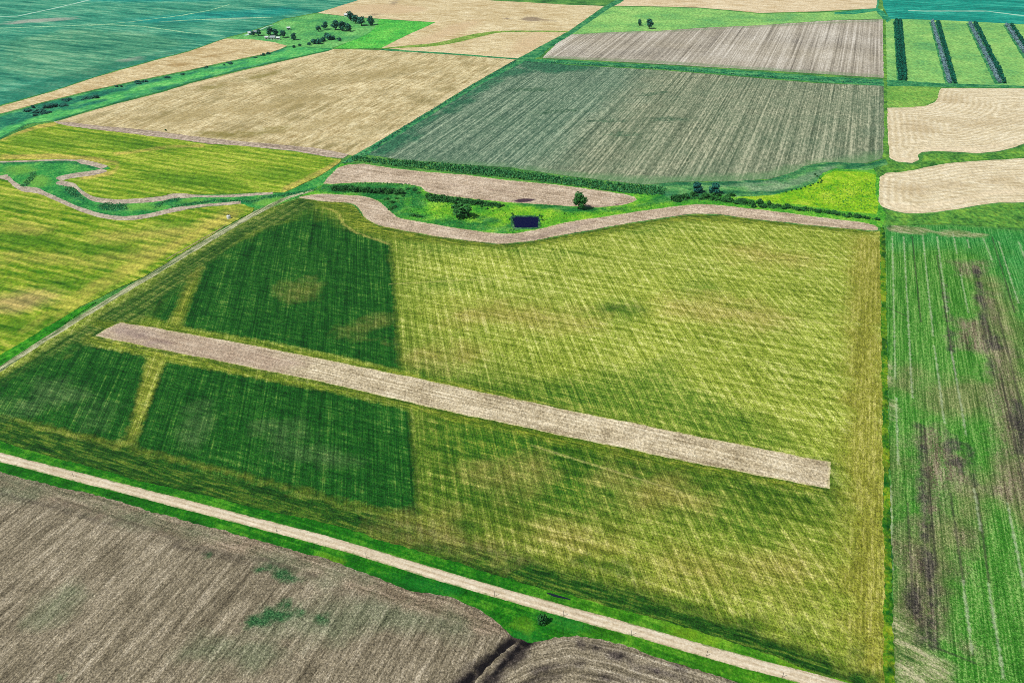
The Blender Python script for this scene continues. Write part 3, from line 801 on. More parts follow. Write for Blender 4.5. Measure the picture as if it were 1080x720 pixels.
# sown darker plots
td = s.add(s.mul(ra, 0.26), s.mul(re, 0.22), s.mul(re2, 0.12), s.mul(s.rows(DG, 4.0, 120, 2), 0.20), s.mul(n1, 0.20))
cd = s.ramp(td, [(0.06, (0, 38, 2)), (0.45, (16, 80, 16)), (0.68, (42, 104, 28)), (0.95, (112, 150, 62))])
plot = s.mask("plot", 3.0, 2.6, 0.25)
soft = s.mask("plotsoft", 26, 18, 0.045, off=6.0)
dk = s.math('MULTIPLY', plot, soft)
c = s.mix(dk, c, cd)
# stains
c = s.mix(s.mask("olive", 14, 16, 0.06, 0.6), c, s.ramp(t, [(0.06, (40, 70, 12)), (0.5, (112, 124, 48)), (0.95, (186, 180, 104))]))
c = s.mix(s.mask("brown", 24, 24, 0.05, 0.6), c, s.ramp(t, [(0.1, (96, 96, 26)), (0.5, (160, 146, 70)), (0.9, (216, 198, 126))]))
c = s.mix(s.mask("pale", 14, 16, 0.07, 0.32), c, s.ramp(td, [(0.1, (50, 84, 50)), (0.5, (98, 126, 74)), (0.9, (164, 178, 122))]))
c = s.mix(s.mask("dkgreen", 7, 8, 0.08, 0.72), c, s.ramp(n1, [(0.2, (18, 66, 10)), (0.85, (78, 116, 30))]))
c = s.mix(s.mask("yellow", 5, 4, 0.15, 0.62), c, s.ramp(t, [(0.1, (64, 84, 14)), (0.5, (118, 126, 38)), (0.9, (178, 174, 76))]))
c = s.mix(s.mul(s.segments([[(700, 315), (760, 325)], [(760, 325), (890, 345)], [(410, 300), (560, 292)], [(560, 470), (720, 520)]], 1.2, soft=1.0, rag=1.6), 0.32), c, col(216, 206, 128))
c = s.mix(s.mul(s.segments([[(560, 292), (900, 270)], [(800, 380), (880, 400)], [(450, 320), (640, 348)], [(470, 500), (640, 540)], [(430, 262), (560, 275)]], 0.8), 0.45), c, col(70, 88, 20))
c = s.mix(s.mask("cutline", 1.4, 1.0, 0.3, 0.55, 1.3), c, col(186, 180, 90))
c = s.mix(s.mask("rim", 1.2, 1.0, 0.3, 0.7, 1.4), c, col(48, 84, 16))
M["main"] = s.done(s.grain(c, 0.58, 0.58, 1.5), 0.35, 1.2)

main = [(-420, 690), (-60, 440), (0, 391), (36, 367.5), (90, 333.5), (158, 293.5), (235, 246), (277, 222), (316, 209.5), (340, 213), (362, 214), (371, 216), (377, 222), (386, 231.5), (400, 238.5), (430, 245), (475, 252.3), (520, 257.8), (540, 257.5), (565, 254.5), (600, 248), (650, 239), (680, 234), (720, 228), (740, 226.8), (765, 228), (800, 232.8), (840, 237), (880, 241), (920, 244.5), (928, 244), (929.5, 330), (931.5, 470), (933.5, 600), (936, 716), (925, 735), (862, 712), (808, 692), (700, 656), (640, 641), (567, 621), (470, 593), (360, 558), (250, 533), (144, 508), (60, 485), (0, 468), (-420, 360)]
main = [p for p in main if p != (-420, 690)]
main[0] = (-60, 431)
main[-1] = (-60, 452)
plots = [[(150, 331), (172, 311), (196, 296), (201, 292), (196, 307), (178, 341)],
         [(217, 277), (250, 257), (268, 248), (284, 239), (306, 235), (307, 224.5), (321, 220.5), (343, 221), (353, 225), (358.5, 233), (373, 243), (395, 250.5), (411, 256), (413, 275), (417, 325), (422, 391), (360, 376), (280, 360), (191, 345)],
         [(-60, 420), (0, 398), (60, 368), (80, 362), (155, 376), (148, 415), (136, 470), (60, 453), (0, 438), (-60, 436)],
         [(174, 381), (260, 397), (360, 416), (432, 433), (437, 490), (442, 548), (360, 533), (260, 510), (180, 493), (140, 473)]]
sheet("hay_field", main, M["main"], "large mown field with dark green plots and a bare strip across it", "field", 3.2,
      areas={"south": [[(420, 400), (640, 445), (700, 470), (880, 520), (860, 560), (560, 540), (440, 560)], [(-60, 420), (440, 560), (520, 600), (0, 470)], [(130, 340), (300, 200), (420, 240), (420, 400)]],
             "near": [[(440, 560), (700, 560), (800, 580), (940, 560), (945, 740), (700, 670), (440, 580)]],
             "deep": [[(430, 425), (560, 452), (680, 482), (720, 510), (640, 545), (560, 570), (460, 560), (440, 545)], [(420, 370), (470, 385), (600, 425), (560, 428), (420, 396)], [(640, 470), (800, 500), (860, 520), (760, 520)]],
             "green": [[(500, 408), (600, 400), (700, 385), (760, 420), (840, 470), (760, 470), (600, 432)], ell(640, 328, 34, 6, -3), ell(730, 305, 18, 3), ell(480, 300, 22, 4, -5), ell(600, 520, 50, 12, 15), ell(520, 470, 60, 16, 12), ell(760, 545, 50, 10, 15), ell(700, 240, 40, 5, -8), ell(560, 265, 60, 4, 3), ell(470, 262, 40, 4, 5), ell(430, 395, 30, 8, 12)],
             "eastland": [[(896, 250), (935, 244), (945, 730), (896, 730), (890, 500)]],
             "roadland": [[(-60, 428), (0, 438), (144, 471), (250, 502), (360, 529), (440, 546), (490, 562), (567, 590), (700, 630), (800, 665), (862, 690), (930, 716), (930, 740), (700, 670), (360, 570), (0, 480), (-60, 465)]],
             "westland": [[(-60, 440), (0, 398), (36, 372), (95, 337), (165, 294), (240, 244), (318, 206), (345, 212), (300, 236), (262, 250), (222, 282), (186, 312), (148, 338), (92, 366), (40, 396), (-60, 438)]],
             "northland": [[(316, 206), (375, 210), (400, 234), (475, 248), (540, 254), (600, 243), (720, 224), (800, 228), (930, 242), (920, 248), (800, 237), (720, 233), (600, 254), (540, 263), (475, 259), (411, 252), (370, 240), (356, 224), (340, 219)], ribbon([(100, 341), (178, 348), (280, 366), (400, 391), (500, 413), (600, 435), (740, 465), (874, 490)], 7), ribbon([(90, 358), (180, 377), (280, 397), (400, 422), (500, 444), (600, 465), (740, 494), (874, 520)], 8)],
             "plot": plots,
             "plotsoft": [[(215, 278), (262, 250), (320, 225), (372, 240), (420, 255), (460, 400), (460, 562), (440, 562), (360, 545), (180, 502), (60, 462), (-40, 444), (-40, 420), (36, 382), (85, 360), (150, 330)]],
             "olive": [ell(313, 307, 17, 10, 0), ell(385, 344, 26, 6, -12)],
             "brown": [ell(600, 568, 45, 13, 10), ell(690, 520, 55, 14, 14), ell(470, 565, 60, 9, 14), ell(545, 335, 80, 12, 2), ell(470, 375, 40, 9, 5), ell(760, 330, 70, 14, 8), ell(820, 600, 40, 14, 10), ell(810, 270, 50, 8, 5), ell(720, 600, 40, 8, 12), ell(540, 500, 30, 10)],
             "pale": [ell(62, 415, 30, 11, 0), ell(100, 437, 10, 13, 20), ell(205, 447, 12, 20, 20), ell(300, 456, 25, 8, 10), ell(330, 480, 40, 6, 12), ell(20, 428, 25, 8)],
             "dkgreen": [ell(728, 640, 28, 7, 8), ell(797, 655, 20, 7), ell(850, 668, 22, 6, 5), ell(903, 692, 7, 6), ell(640, 600, 40, 8, 14), ell(480, 590, 45, 5, 16), ell(110, 500, 60, 5, 14), ell(300, 540, 60, 6, 14), ell(876, 505, 8, 20), ell(655, 325, 22, 4), ell(490, 555, 14, 8)],
             "yellow": [[(201, 290), (208, 284), (214, 280), (203, 308), (189, 345), (179, 343)], [(158, 377), (171, 380), (156, 425), (139, 467), (133, 465), (148, 415)], ribbon([(40, 449), (137, 473), (260, 504), (360, 529), (446, 549)], 3)]},
      tracks={"cutline": [[(340, 219), (356, 224), (362, 237), (376, 246), (411, 258)]],
              "rim": [[(400, 240), (430, 246), (475, 253), (530, 258.5), (565, 255.5), (600, 249), (650, 240), (720, 229), (760, 228)], [(100, 357), (180, 373), (280, 393), (400, 418), (500, 440), (640, 468), (780, 497), (872, 516)], [(413, 258), (417, 325), (422, 390)], [(433, 434), (437, 490), (442, 543)]]})

# bare strip across it
M["fallow_c"] = fallow_mat("bare_strip_soil", [("pink", (168, 140, 126), 10, 6, 0.07, 0.5), ("gray", (150, 130, 124), 6, 8, 0.1, 0.5)], lo=(146, 130, 98), mid=(204, 188, 153), hi=(242, 228, 196), gsize=0.8)
sheet("fallow_strip", [(100, 354.5), (112, 347), (127, 340.5), (160, 345.5), (200, 352.5), (280, 367), (360, 383), (400, 391), (500, 412), (600, 433), (700, 453), (800, 473), (876, 487.5), (875, 515.5), (800, 502), (700, 482), (600, 461), (500, 440), (430, 424.5), (360, 407.5), (280, 391), (200, 375), (150, 365), (118, 358.5)], M["fallow_c"],
      "straight bare tan strip laid diagonally across the large mown field", "fallow strip", 3, rough=0.35,
      areas={"pink": [[(100, 355), (127, 340), (260, 362), (330, 385), (280, 392), (150, 366)]], "gray": [ell(140, 352, 20, 5, 10), ell(165, 362, 12, 4)]})

# field track on the left
s = Sh("track_ruts")
t = s.add(s.mul(s.rows(NS, 0.9, 30, 2), 0.6), s.mul(s.noise(0.12, 4, 0.7, spread=0.22), 0.4))
c = s.ramp(t, [(0.2, (84, 110, 66)), (0.5, (146, 152, 108)), (0.8, (200, 198, 160))])
M["track"] = s.done(s.grain(c, 0.3, 0.8, 1.5))
tl = [(-80, 442), (0, 389.5), (36, 366), (87, 334), (155, 293.5), (231, 247), (274, 223), (300, 210), (330, 201)]
sheet("grass_strip", strip([(-80, 431), (0, 381), (36, 358), (84, 328), (100, 319)], [10, 9, 8, 5, 2]), M["verge"], "dark green grass verge beside the field track at the left edge", "grass strip", 4, metres=True)
sheet("dirt_track", strip(tl, [5, 5, 4.5, 4.5, 5, 6, 6, 5, 3]), M["track"], "pale rutted field track slanting along the large mown field", "track", 4, metres=True, rough=0.35)
sheet("grass_strip", strip([(-80, 436.5), (0, 385.5), (36, 362), (70, 341.5)], [1.6, 1.6, 1.4, .8]), M["verge"], "thin green grass line between ruts of the field track", "grass strip", 4, metres=True, rough=0.1)
M["rut"] = fallow_mat("rut_soil", lo=(60, 50, 34), mid=(96, 80, 56), hi=(140, 120, 84))
sheet("dirt_track", strip([(175, 274), (200, 260), (232, 242), (240, 236)], [1.0, 1.3, 1.2, 0.6]), M["rut"], "thin dark wheel rut beside the pale field track", "track", 3, metres=True, rough=0.2)

# right boundary
s = Sh("boundary_weeds")
t = s.add(s.mul(s.noise(0.09, 5, 0.7, spread=0.2), 0.6), s.mul(s.noise(0.7, 4, 0.75, spread=0.25), 0.4))
c = s.ramp(t, [(0.2, (20, 92, 16)), (0.5, (82, 136, 20)), (0.8, (140, 160, 34))])
c = s.mix(s.mask("dark", 1.5, 1.5, 0.2), c, col(8, 72, 14))
M["bound"] = s.done(s.grain(c, 0.4, 0.8, 1.5), 0.4)
sheet("grass_strip", [(928, 240), (933, 240), (935, 330), (936.5, 420), (938.5, 520), (941, 620), (944, 730), (932, 730), (932.5, 600), (931, 470), (929, 330)], M["bound"],
      "narrow weedy strip between the large mown field and the green row crop", "grass strip", 2.5,
      areas={"dark": [ribbon([(931, 362), (934, 362)], 24), ribbon([(932, 478), (936.5, 478)], 40), ribbon([(934, 572), (939, 572)], 60), ribbon([(935, 700), (942, 700)], 26), ribbon([(930, 260), (934, 260)], 30), ribbon([(932, 425), (936, 425)], 12)]})

# green row crop on the right
s = Sh("green_row_crop")
r = s.rows(NS, 0.9, 30, 2, 0.6)
r4 = s.rows(NS, 3.2, 300, 2, 0.6)
n1 = s.noise(0.25, 6, 0.8, spread=0.25)
n2 = s.noise(1.6, 3, 0.8, spread=0.25)
t = s.add(s.mul(r, 0.32), s.mul(r4, 0.14), s.mul(n2, 0.54))
c = s.ramp(t, [(0.08, (22, 86, 12)), (0.48, (66, 136, 38)), (0.9, (150, 192, 102))])
cf = s.ramp(t, [(0.1, (8, 92, 30)), (0.48, (44, 138, 52)), (0.88, (116, 186, 104))])
c = s.mix(s.mask("far", 30, 16, 0.03), c, cf)
cm = s.ramp(t, [(0.15, (62, 82, 34)), (0.48, (112, 122, 70)), (0.82, (176, 172, 120))])
c = s.mix(s.mask("thin", 14, 12, 0.05, 0.75), c, cm)
cb = s.ramp(t, [(0.08, (48, 42, 34)), (0.45, (110, 100, 76)), (0.9, (190, 178, 146))])
pat = s.math('MULTIPLY_ADD', s.add(s.mul(s.rows(NS, 2.6, 30, 2, 0.6), 0.5), s.mul(s.noise(1.1, 2, 0.7, spread=0.2), 0.5)), 1.5, -0.02, clamp=True)
c = s.mix(s.mul(s.mask("brown", 10, 12, 0.06, off=-0.5), pat), c, cb)
ck = s.ramp(t, [(0.08, (20, 18, 22)), (0.5, (62, 58, 56)), (0.92, (136, 128, 110))])
c = s.mix(s.mul(s.mask("black", 3, 5, 0.09), s.math('MULTIPLY_ADD', pat, 0.55, 0.38)), c, ck)
c = s.mix(s.mask("weeds", 5, 6, 0.08, 0.85), c, s.ramp(s.add(s.mul(s.rows((0.8, -0.6), 2.4, 14, 4, 0.7), 0.6), s.mul(n2, 0.4)), [(0.15, (60, 96, 40)), (0.45, (128, 146, 84)), (0.8, (206, 196, 158))]))
PALE = [[(941, 250), (944, 400)], [(953, 250), (962, 420)], [(973, 248), (984, 355)], [(985, 365), (996, 447)], [(988, 250), (999, 330)], [(1003, 370), (1019, 460)], [(1027, 515), (1034, 560)], [(1015, 612), (1025, 690)], [(1042, 615), (1058, 715)], [(1005, 247), (1009, 268)], [(1013, 290), (1021, 330)], [(1020, 253), (1022, 262)], [(1037, 252), (1046, 275)], [(1053, 255), (1074, 320)], [(1074, 255), (1085, 285)], [(945, 420), (947, 490)], [(1062, 530), (1080, 620)], [(939, 510), (940.5, 600)]]
DARK = [[(1002, 520), (1016, 615)], [(988, 270), (1008, 400)], [(1052, 330), (1080, 440)], [(1030, 520), (1043, 615)], [(1056, 400), (1080, 510)], [(957, 530), (963, 640)], [(975, 452), (987, 600)], [(978, 680), (1030, 700)], [(931, 322), (960, 336)], [(1046, 250), (1070, 330)], [(962, 250), (971, 340)]]
c = s.mix(s.mul(s.segments(DARK, 0.9, soft=0.6, rag=0.9), 0.65), c, col(58, 58, 46))
c = s.mix(s.mul(s.segments(PALE, 0.75, soft=0.8, rag=1.6), 0.5), c, col(196, 208, 166))
M["rowcrop"] = s.done(s.grain(c, 0.42, 0.62, 1.4), 0.4, 1.6)
sheet("crop_field", [(934, 238), (1000, 238), (1080, 244), (1300, 262), (1420, 470), (1420, 740), (944, 740), (941.5, 620), (939, 520), (937, 420), (935.3, 330)], M["rowcrop"],
      "green row-crop field with brown wet patches along the right edge", "field", 2.6,
      areas={"far": [[(930, 235), (1200, 245), (1200, 330), (1080, 330), (1040, 262), (930, 262)]],
             "thin": [[(940, 560), (1000, 540), (1020, 500), (1080, 480), (1200, 460), (1200, 560), (1080, 560), (1040, 520), (1010, 600), (960, 700), (940, 700)], [(1030, 290), (1060, 300), (1080, 380), (1110, 520), (1060, 470), (1045, 400)], ell(955, 400, 12, 14), ell(1010, 420, 40, 20), ell(938, 500, 6, 40)],
             "brown": [[(1005, 276), (1040, 276), (1042, 288), (1015, 290)], [(1008, 338), (1048, 336), (1068, 372), (1050, 378), (1010, 368)], [(1032, 300), (1048, 310), (1078, 440), (1095, 540), (1050, 470), (1045, 380)], [(967, 449), (993, 449), (1010, 480), (1032, 510), (1050, 505), (1075, 470), (1100, 470), (1100, 545), (1040, 520), (1030, 520), (1000, 510), (985, 600), (968, 560)], [(950, 575), (975, 570), (990, 640), (992, 690), (976, 680), (952, 655)], [(1003, 560), (1016, 560), (1022, 610), (1012, 612)], [(940, 560), (948, 560), (950, 590), (942, 600)], ell(1025, 690, 5, 4)],
             "black": [[(1062, 418), (1082, 425), (1095, 480), (1070, 480)], [(1004, 460), (1010, 460), (1017, 500), (1009, 498)], [(994, 450), (999, 455), (1005, 492), (997, 490)], [(967, 449), (973, 449), (981, 580), (989, 685), (982, 685), (972, 560)], [(955, 610), (972, 622), (974, 655), (955, 645)], [(1018, 465), (1026, 480), (1032, 515), (1024, 510)], ell(966, 676, 9, 9, 40), ell(948, 242, 14, 3, 8), [(994, 300), (998, 300), (1006, 372), (1001, 372)], [(1026, 276), (1031, 278), (1047, 380), (1051, 402), (1044, 395)], ell(1048, 360, 8, 10)],
             "weeds": [[(938, 655), (950, 645), (962, 668), (975, 690), (1000, 700), (1010, 730), (950, 730), (938, 720)], ell(960, 243, 24, 4, 4), ell(1010, 247, 30, 3, 4), ell(938, 435, 3, 12), ell(937, 395, 3, 12)]})

# ================================================================== FOREGROUND
# verges and road
road_c = [(-90, 459.5), (0, 482.5), (120, 513), (240, 544), (360, 575.5), (480, 612), (580, 640.5), (680, 668.3), (780, 697), (880, 723), (960, 745)]
vt = [(-90, 444), (0, 466), (60, 483.5), (144, 506.5), (250, 531), (360, 556), (470, 591), (567, 619.5), (640, 639.5), (700, 654), (808, 690), (862, 710), (905, 722), (940, 728), (960, 735)]
vb = [(980, 790), (775, 725), (760, 716), (717, 703), (680, 690), (658, 683), (634, 677), (609, 674), (585, 675), (560, 680), (548, 682), (540, 674), (535, 666), (519, 654), (504, 645), (480, 633), (433, 624), (360, 597), (224, 559), (119, 529), (0, 500), (-90, 478)]
s = Sh("road_verge_grass")
n1 = s.noise(0.07, 6, 0.72, spread=0.24)
n2 = s.noise(0.6, 4, 0.75, spread=0.25)
t = s.add(s.mul(n1, 0.5), s.mul(n2, 0.25), s.mul(s.rows(EW, 1.6, 50, 3), 0.25))
c = s.ramp(t, [(0.08, (2, 66, 2)), (0.5, (28, 112, 12)), (0.92, (92, 164, 36))])
c = s.mix(s.mask("east", 40, 20, 0.03, 0.7), c, s.ramp(t, [(0.08, (30, 96, 4)), (0.5, (80, 146, 20)), (0.92, (146, 190, 56))]))
c = s.mix(s.mask("teal", 6, 6, 0.06, 0.8), c, col(8, 112, 34))
c = s.mix(s.mask("yellow", 5, 5, 0.08, 0.7), c, col(122, 162, 30))
M["verge2"] = s.done(s.grain(c, 0.36, 0.7, 1.3), 0.4)
sheet("grass_verge", vt + vb, M["verge2"], "bright green grass verges on both sides of the gravel road", "verge", 3,
      areas={"east": [[(600, 620), (980, 730), (980, 790), (760, 720), (640, 660)]], "teal": [ell(555, 671, 20, 7), ell(590, 655, 30, 6, 15), ell(440, 615, 40, 5, 16)], "yellow": [ell(550, 660, 9, 4, 20), ell(345, 590, 12, 3, 15), ell(740, 672, 40, 4, 16), ell(860, 712, 40, 4, 16)]})
s = Sh("gravel")
t = s.add(s.mul(s.rows(EW, 0.7, 30, 3), 0.35), s.mul(s.noise(0.15, 5, 0.7, spread=0.25), 0.35), s.mul(s.noise(1.2, 4, 0.75, spread=0.25), 0.3))
c = s.ramp(t, [(0.1, (176, 156, 124)), (0.5, (208, 190, 158)), (0.9, (232, 218, 190))])
c = s.mix(s.mul(s.band(1.5, 1.1, 0.5), 0.7), c, s.ramp(t, [(0.1, (206, 190, 160)), (0.5, (226, 212, 184)), (0.9, (242, 232, 208))]))
c = s.mix(s.mul(s.band(2.6, 0.5, 0.5, 0.8), 0.35), c, col(178, 162, 130))
c = s.mix(s.mul(s.band(0.0, 0.5, 0.5, 1.6), 0.75), c, col(96, 130, 56))
M["gravel"] = s.done(s.grain(c, 0.14, 0.6, 1.3), 0.08, 2.0)
go = sheet("gravel_road", strip(smooth(road_c, False, 4), 5.2), M["gravel"], "pale gravel road slanting across the foreground between green verges", "road", 1.0, metres=True, rough=0.12,
           relief=lambda P, d: np.clip(d * 0.08, 0, 0.16))


# ploughed fields
def plough_mat(name, curved=False):
    s = Sh(name)
    n1 = s.noise(0.2, 6, 0.78, spread=0.25)
    n2 = s.noise(1.5, 4, 0.8, spread=0.25)
    if curved:
        n = s.node("ShaderNodeAttribute", attribute_name="bend")
        cx = s.node("ShaderNodeCombineXYZ")
        s.put(cx.inputs[0], s.mul(n.outputs["Fac"], 0.42))
        s.put(cx.inputs[1], s.mul(s.dot(EW), 0.02))
        r = s.noise(1.0, 4, 0.7, cx.outputs[0], spread=0.2)
        t = s.add(s.mul(r, 0.42), s.mul(n1, 0.18), s.mul(n2, 0.40))
    else:
        r = s.rows(NS, 1.2, 14, 4, 0.7)
        r2 = s.rows(NS, 4.0, 60, 4, 0.65, wob=1.5)
        t = s.add(s.mul(r, 0.28), s.mul(r2, 0.19), s.mul(n1, 0.13), s.mul(n2, 0.40))
    stops = [(0.05, (48, 42, 28)), (0.44, (128, 118, 95)), (0.66, (168, 156, 131)), (0.95, (222, 211, 186))]
    c = s.ramp(t, stops)
    if not curved:
        th = s.add(s.mul(s.rows(EW, 2.0, 25, 4, 0.7), 0.35), s.mul(n1, 0.15), s.mul(n2, 0.5))
        c = s.mix(s.mask("head", 3, 4, 0.1), c, s.ramp(th, [(0.14, (72, 64, 48)), (0.46, (134, 120, 96)), (0.66, (168, 150, 126)), (0.9, (208, 192, 166))]))
        c = s.mix(s.mask("greenish", 9, 10, 0.06, 0.5), c, s.ramp(t, [(0.15, (44, 66, 40)), (0.5, (98, 118, 84)), (0.9, (170, 176, 140))]))
        c = s.mix(s.mask("weed", 3, 5, 0.12, 0.9), c, s.ramp(n2, [(0.15, (2, 58, 26)), (0.55, (22, 92, 44)), (0.9, (84, 134, 80))]))
        c = s.mix(s.mask("furrow", 1.3, 1.0, 0.2, 0.5, 1.0), c, col(70, 62, 52))
    c = s.mix(s.mask("wet", 3.5, 5.0, 0.1, 0.86), c, s.ramp(t, [(0.2, (18, 14, 16)), (0.6, (52, 44, 46)), (0.9, (104, 92, 88))]))
    c = s.mix(s.mask("black", 1.6, 1.6, 0.2, 0.95), c, col(14, 11, 15))
    return s.done(s.grain(c, 0.5, 0.7, 1.3), 0.35, 1.6)


M["plough"] = plough_mat("ploughed_soil")
M["plough2"] = plough_mat("contour_ploughed_soil", True)
gully = ground([(549, 673), (535, 684), (520, 697), (502, 714), (480, 735), (455, 760)])


def bank(P, d):
    """the soil rises behind the field edge and sinks into the gully"""
    h = np.clip(d / 14.0, 0, 1) * 0.9
    k = np.clip(line_dist(P, gully) / 7.0, 0, 1)
    return h * k * k * (3 - 2 * k)


p1 = [(-90, 477), (0, 498.5), (60, 513), (119, 527.5), (224, 557.5), (300, 577), (360, 595.5), (433, 622.5), (480, 631.5), (504, 643.5), (519, 652.5), (535, 664.5), (541, 672), (552, 675), (540, 688), (525, 701), (507, 719), (476, 751), (446, 783), (-200, 783), (-200, 560)]
p1[0] = (-110, 472)
sheet("ploughed_field", p1, M["plough"], "gray-brown ploughed field filling the lower left corner", "field", 2.4, relief=bank,
      areas={"head": [[(-110, 465), (0, 496), (119, 524), (224, 553), (360, 592), (433, 620), (520, 650), (545, 676), (500, 665), (420, 640), (340, 612), (280, 592), (160, 562), (60, 532), (0, 515), (-110, 490)]],
             "greenish": [ell(30, 512, 50, 8, 14), ell(160, 550, 90, 8, 15), ell(330, 600, 70, 9, 14), ell(390, 600, 60, 10, 14), ell(330, 660, 70, 20, 0), ell(250, 690, 60, 14), ell(410, 650, 60, 14, 10), ell(20, 520, 30, 10), ell(60, 640, 30, 14, -40), ell(470, 660, 30, 12)],
             "weed": [ell(277, 600, 6, 3), ell(304, 612, 16, 4.5, 14), ell(300, 605, 8, 3, 20), ell(290, 650, 16, 7, -12), ell(268, 656, 14, 6, -10), ell(300, 640, 8, 5, -30), ell(316, 645, 4, 6, 20), ell(219, 586, 3, 2), ell(61, 715, 4, 4), ell(340, 655, 5, 4)],
             "wet": [[(535, 668), (552, 672), (540, 690), (505, 720), (480, 745), (440, 760), (475, 720), (505, 695)]] ,
             "black": [[(534, 672), (549, 673), (538, 685), (522, 698), (498, 722), (480, 740), (470, 738), (490, 715), (510, 694), (524, 682)]]},
      tracks={"furrow": [[(60, 528), (160, 560), (220, 582), (280, 592), (340, 612)], [(180, 577), (260, 596)], [(0, 522), (60, 538), (120, 556)]]})
p2 = [(549, 674), (560, 677.5), (572, 675), (585, 673), (609, 671.8), (634, 675), (658, 681.5), (680, 688.3), (717, 700.5), (760, 713.5), (790, 724), (900, 765), (900, 790), (440, 790), (470, 750), (502, 716.5), (520, 698.5), (535, 685.5)]
o = sheet("ploughed_field", p2, M["plough2"], "dark contour-ploughed soil mound at the bottom centre beside the gully", "field", 1.6, relief=bank,
          areas={"wet": [[(549, 674), (570, 678), (555, 690), (530, 720), (500, 740), (505, 720), (530, 692)], ell(622, 681, 14, 4, 10), ell(655, 693, 22, 3, 20), ell(590, 705, 30, 3, -8), ell(720, 706, 16, 2.5, 18), ell(700, 712, 40, 3, 16), ell(570, 720, 30, 4, -20), ell(640, 716, 30, 3, 8)],
                 "black": [[(549, 674), (565, 677), (556, 684), (542, 694), (528, 710), (510, 730), (505, 728), (524, 705), (538, 690)], ell(624, 682, 7, 2, 12), ell(660, 695, 8, 1.8, 20)]})
P = np.empty(len(o.data.vertices) * 3, np.float32)
o.data.vertices.foreach_get("co", P)
P = P.reshape(-1, 3)[:, :2]
bend = line_dist(P, ground([(480, 780), (520, 712), (560, 692), (600, 684), (650, 694), (700, 710), (900, 780)]))
o.data.attributes.new("bend", 'FLOAT', 'POINT').data.foreach_set("value", bend.astype(np.float32))

# ------------------------------------------------------------------ water
s = Sh("pond_water", 0.12, 0.08)
s.b.inputs["Base Color"].default_value = (0.001, 0.0008, 0.03, 1)
n = s.node("ShaderNodeBump"); n.inputs["Distance"].default_value = 0.003
s.put(n.inputs["Height"], s.noise(0.8, 2)); s.t.links.new(n.outputs[0], s.b.inputs["Normal"])
M["water"] = s.m
M["reed_rim"] = grass_mat("pond_rim_grass", (16, 72, 40), (50, 112, 64), (120, 158, 112), 0.2)
sheet("pond_bank", smooth([(539, 228.3), (552, 227.6), (567, 228.6), (569.5, 235), (568, 241.2), (552, 242), (543, 242.3), (539.5, 240), (538.8, 234)], True, 4), M["reed_rim"], "gray-green reedy bank ringing the dark pond", "bank", 2.5, rough=0.3)
sheet("pond", smooth([(540.5, 230.2), (544, 229.3), (566, 229.3), (568, 230.5), (568, 239), (566, 240.4), (546, 240.6), (542.5, 239.8)], True, 3), M["water"], "small dark navy rectangular pond beside the curved bare strip", "pond", 2.5, rough=0.45)
s = Sh("puddle_water", 0.2, 0.15)
s.b.inputs["Base Color"].default_value = (0.012, 0.02, 0.03, 1)
M["puddle"] = s.m
sheet("puddle", strip([(577, 625.5), (584, 628), (594, 630.5), (603, 633)], [0.4, 1.3, 0.9, 0.2]), M["puddle"], "thin dark ditch puddle on the field side of the gravel road", "puddle", 2, metres=True, rough=0.1)

# ================================================================== PLANTS
def leaf_mat(name, dark, light, scale=0.6):
    s = Sh(name, 0.75, 0.2)
    oi = s.node("ShaderNodeObjectInfo")
    t = s.add(s.mul(s.noise(scale, 3, 0.6, spread=0.25), 0.7), s.mul(oi.outputs["Random"], 0.3))
    return s.done(s.ramp(t, [(0.1, dark), (0.9, light)], 1.0))


M["leaf_dark"] = leaf_mat("dark_leaves", (14, 78, 34), (72, 142, 66))
M["leaf_mid"] = leaf_mat("green_leaves", (22, 88, 36), (74, 146, 66))
M["leaf_far"] = leaf_mat("far_dark_leaves", (10, 76, 66), (58, 132, 108))
M["leaf_teal"] = leaf_mat("teal_leaves", (2, 88, 72), (20, 128, 98))
M["leaf_blue"] = leaf_mat("blue_green_leaves", (10, 80, 78), (50, 130, 110))
M["leaf_silver"] = leaf_mat("silver_leaves", (62, 112, 126), (158, 188, 194))
M["reed"] = leaf_mat("reed_blades", (18, 104, 54), (96, 172, 100), 0.5)
M["reed2"] = leaf_mat("tall_grass_blades", (24, 112, 40), (110, 176, 66), 0.2)
s = Sh("bark", 0.9, 0.1)
M["bark"] = s.done(s.ramp(s.noise(3, 3, spread=0.25), [(0.2, (66, 52, 40)), (0.8, (120, 100, 80))]))


def tube(V, Fc, p, q, r0, r1, n=6):
    p, q = Vector(p), Vector(q)
    d = (q - p).normalized()
    a = d.orthogonal().normalized()
    b = d.cross(a)
    k = len(V)
    for c_, r_ in ((p, r0), (q, r1)):
        for i in range(n):
            t_ = 6.2832 * i / n
            V.append(tuple(c_ + a * math.cos(t_) * r_ + b * math.sin(t_) * r_))
    for i in range(n):
        Fc.append((k + i, k + (i + 1) % n, k + n + (i + 1) % n, k + n + i))
    Fc.append(tuple(k + n + i for i in range(n)))


def leaf(V, Fc, c_, size, rng, out=None):
    d = Vector((rng.gauss(0, 1), rng.gauss(0, 1), rng.gauss(0, 1)))
    if out is not None:
        d = d.normalized() * 0.8 + out.normalized() * 0.9 + Vector((0, 0, 0.3))
    d.normalize()
    a = d.orthogonal().normalized()
    b = d.cross(a)
    th = rng.uniform(0, 6.28)
    a, b = a * math.cos(th) + b * math.sin(th), b * math.cos(th) - a * math.sin(th)
    k = len(V)
    for u, v in ((-1, -0.15), (0.1, -0.62), (1, 0.1), (0.05, 0.6)):
        V.append(tuple(Vector(c_) + a * (u * size) + b * (v * size) + d * rng.uniform(-0.15, 0.15) * size))
    Fc.append((k, k + 1, k + 2, k + 3))


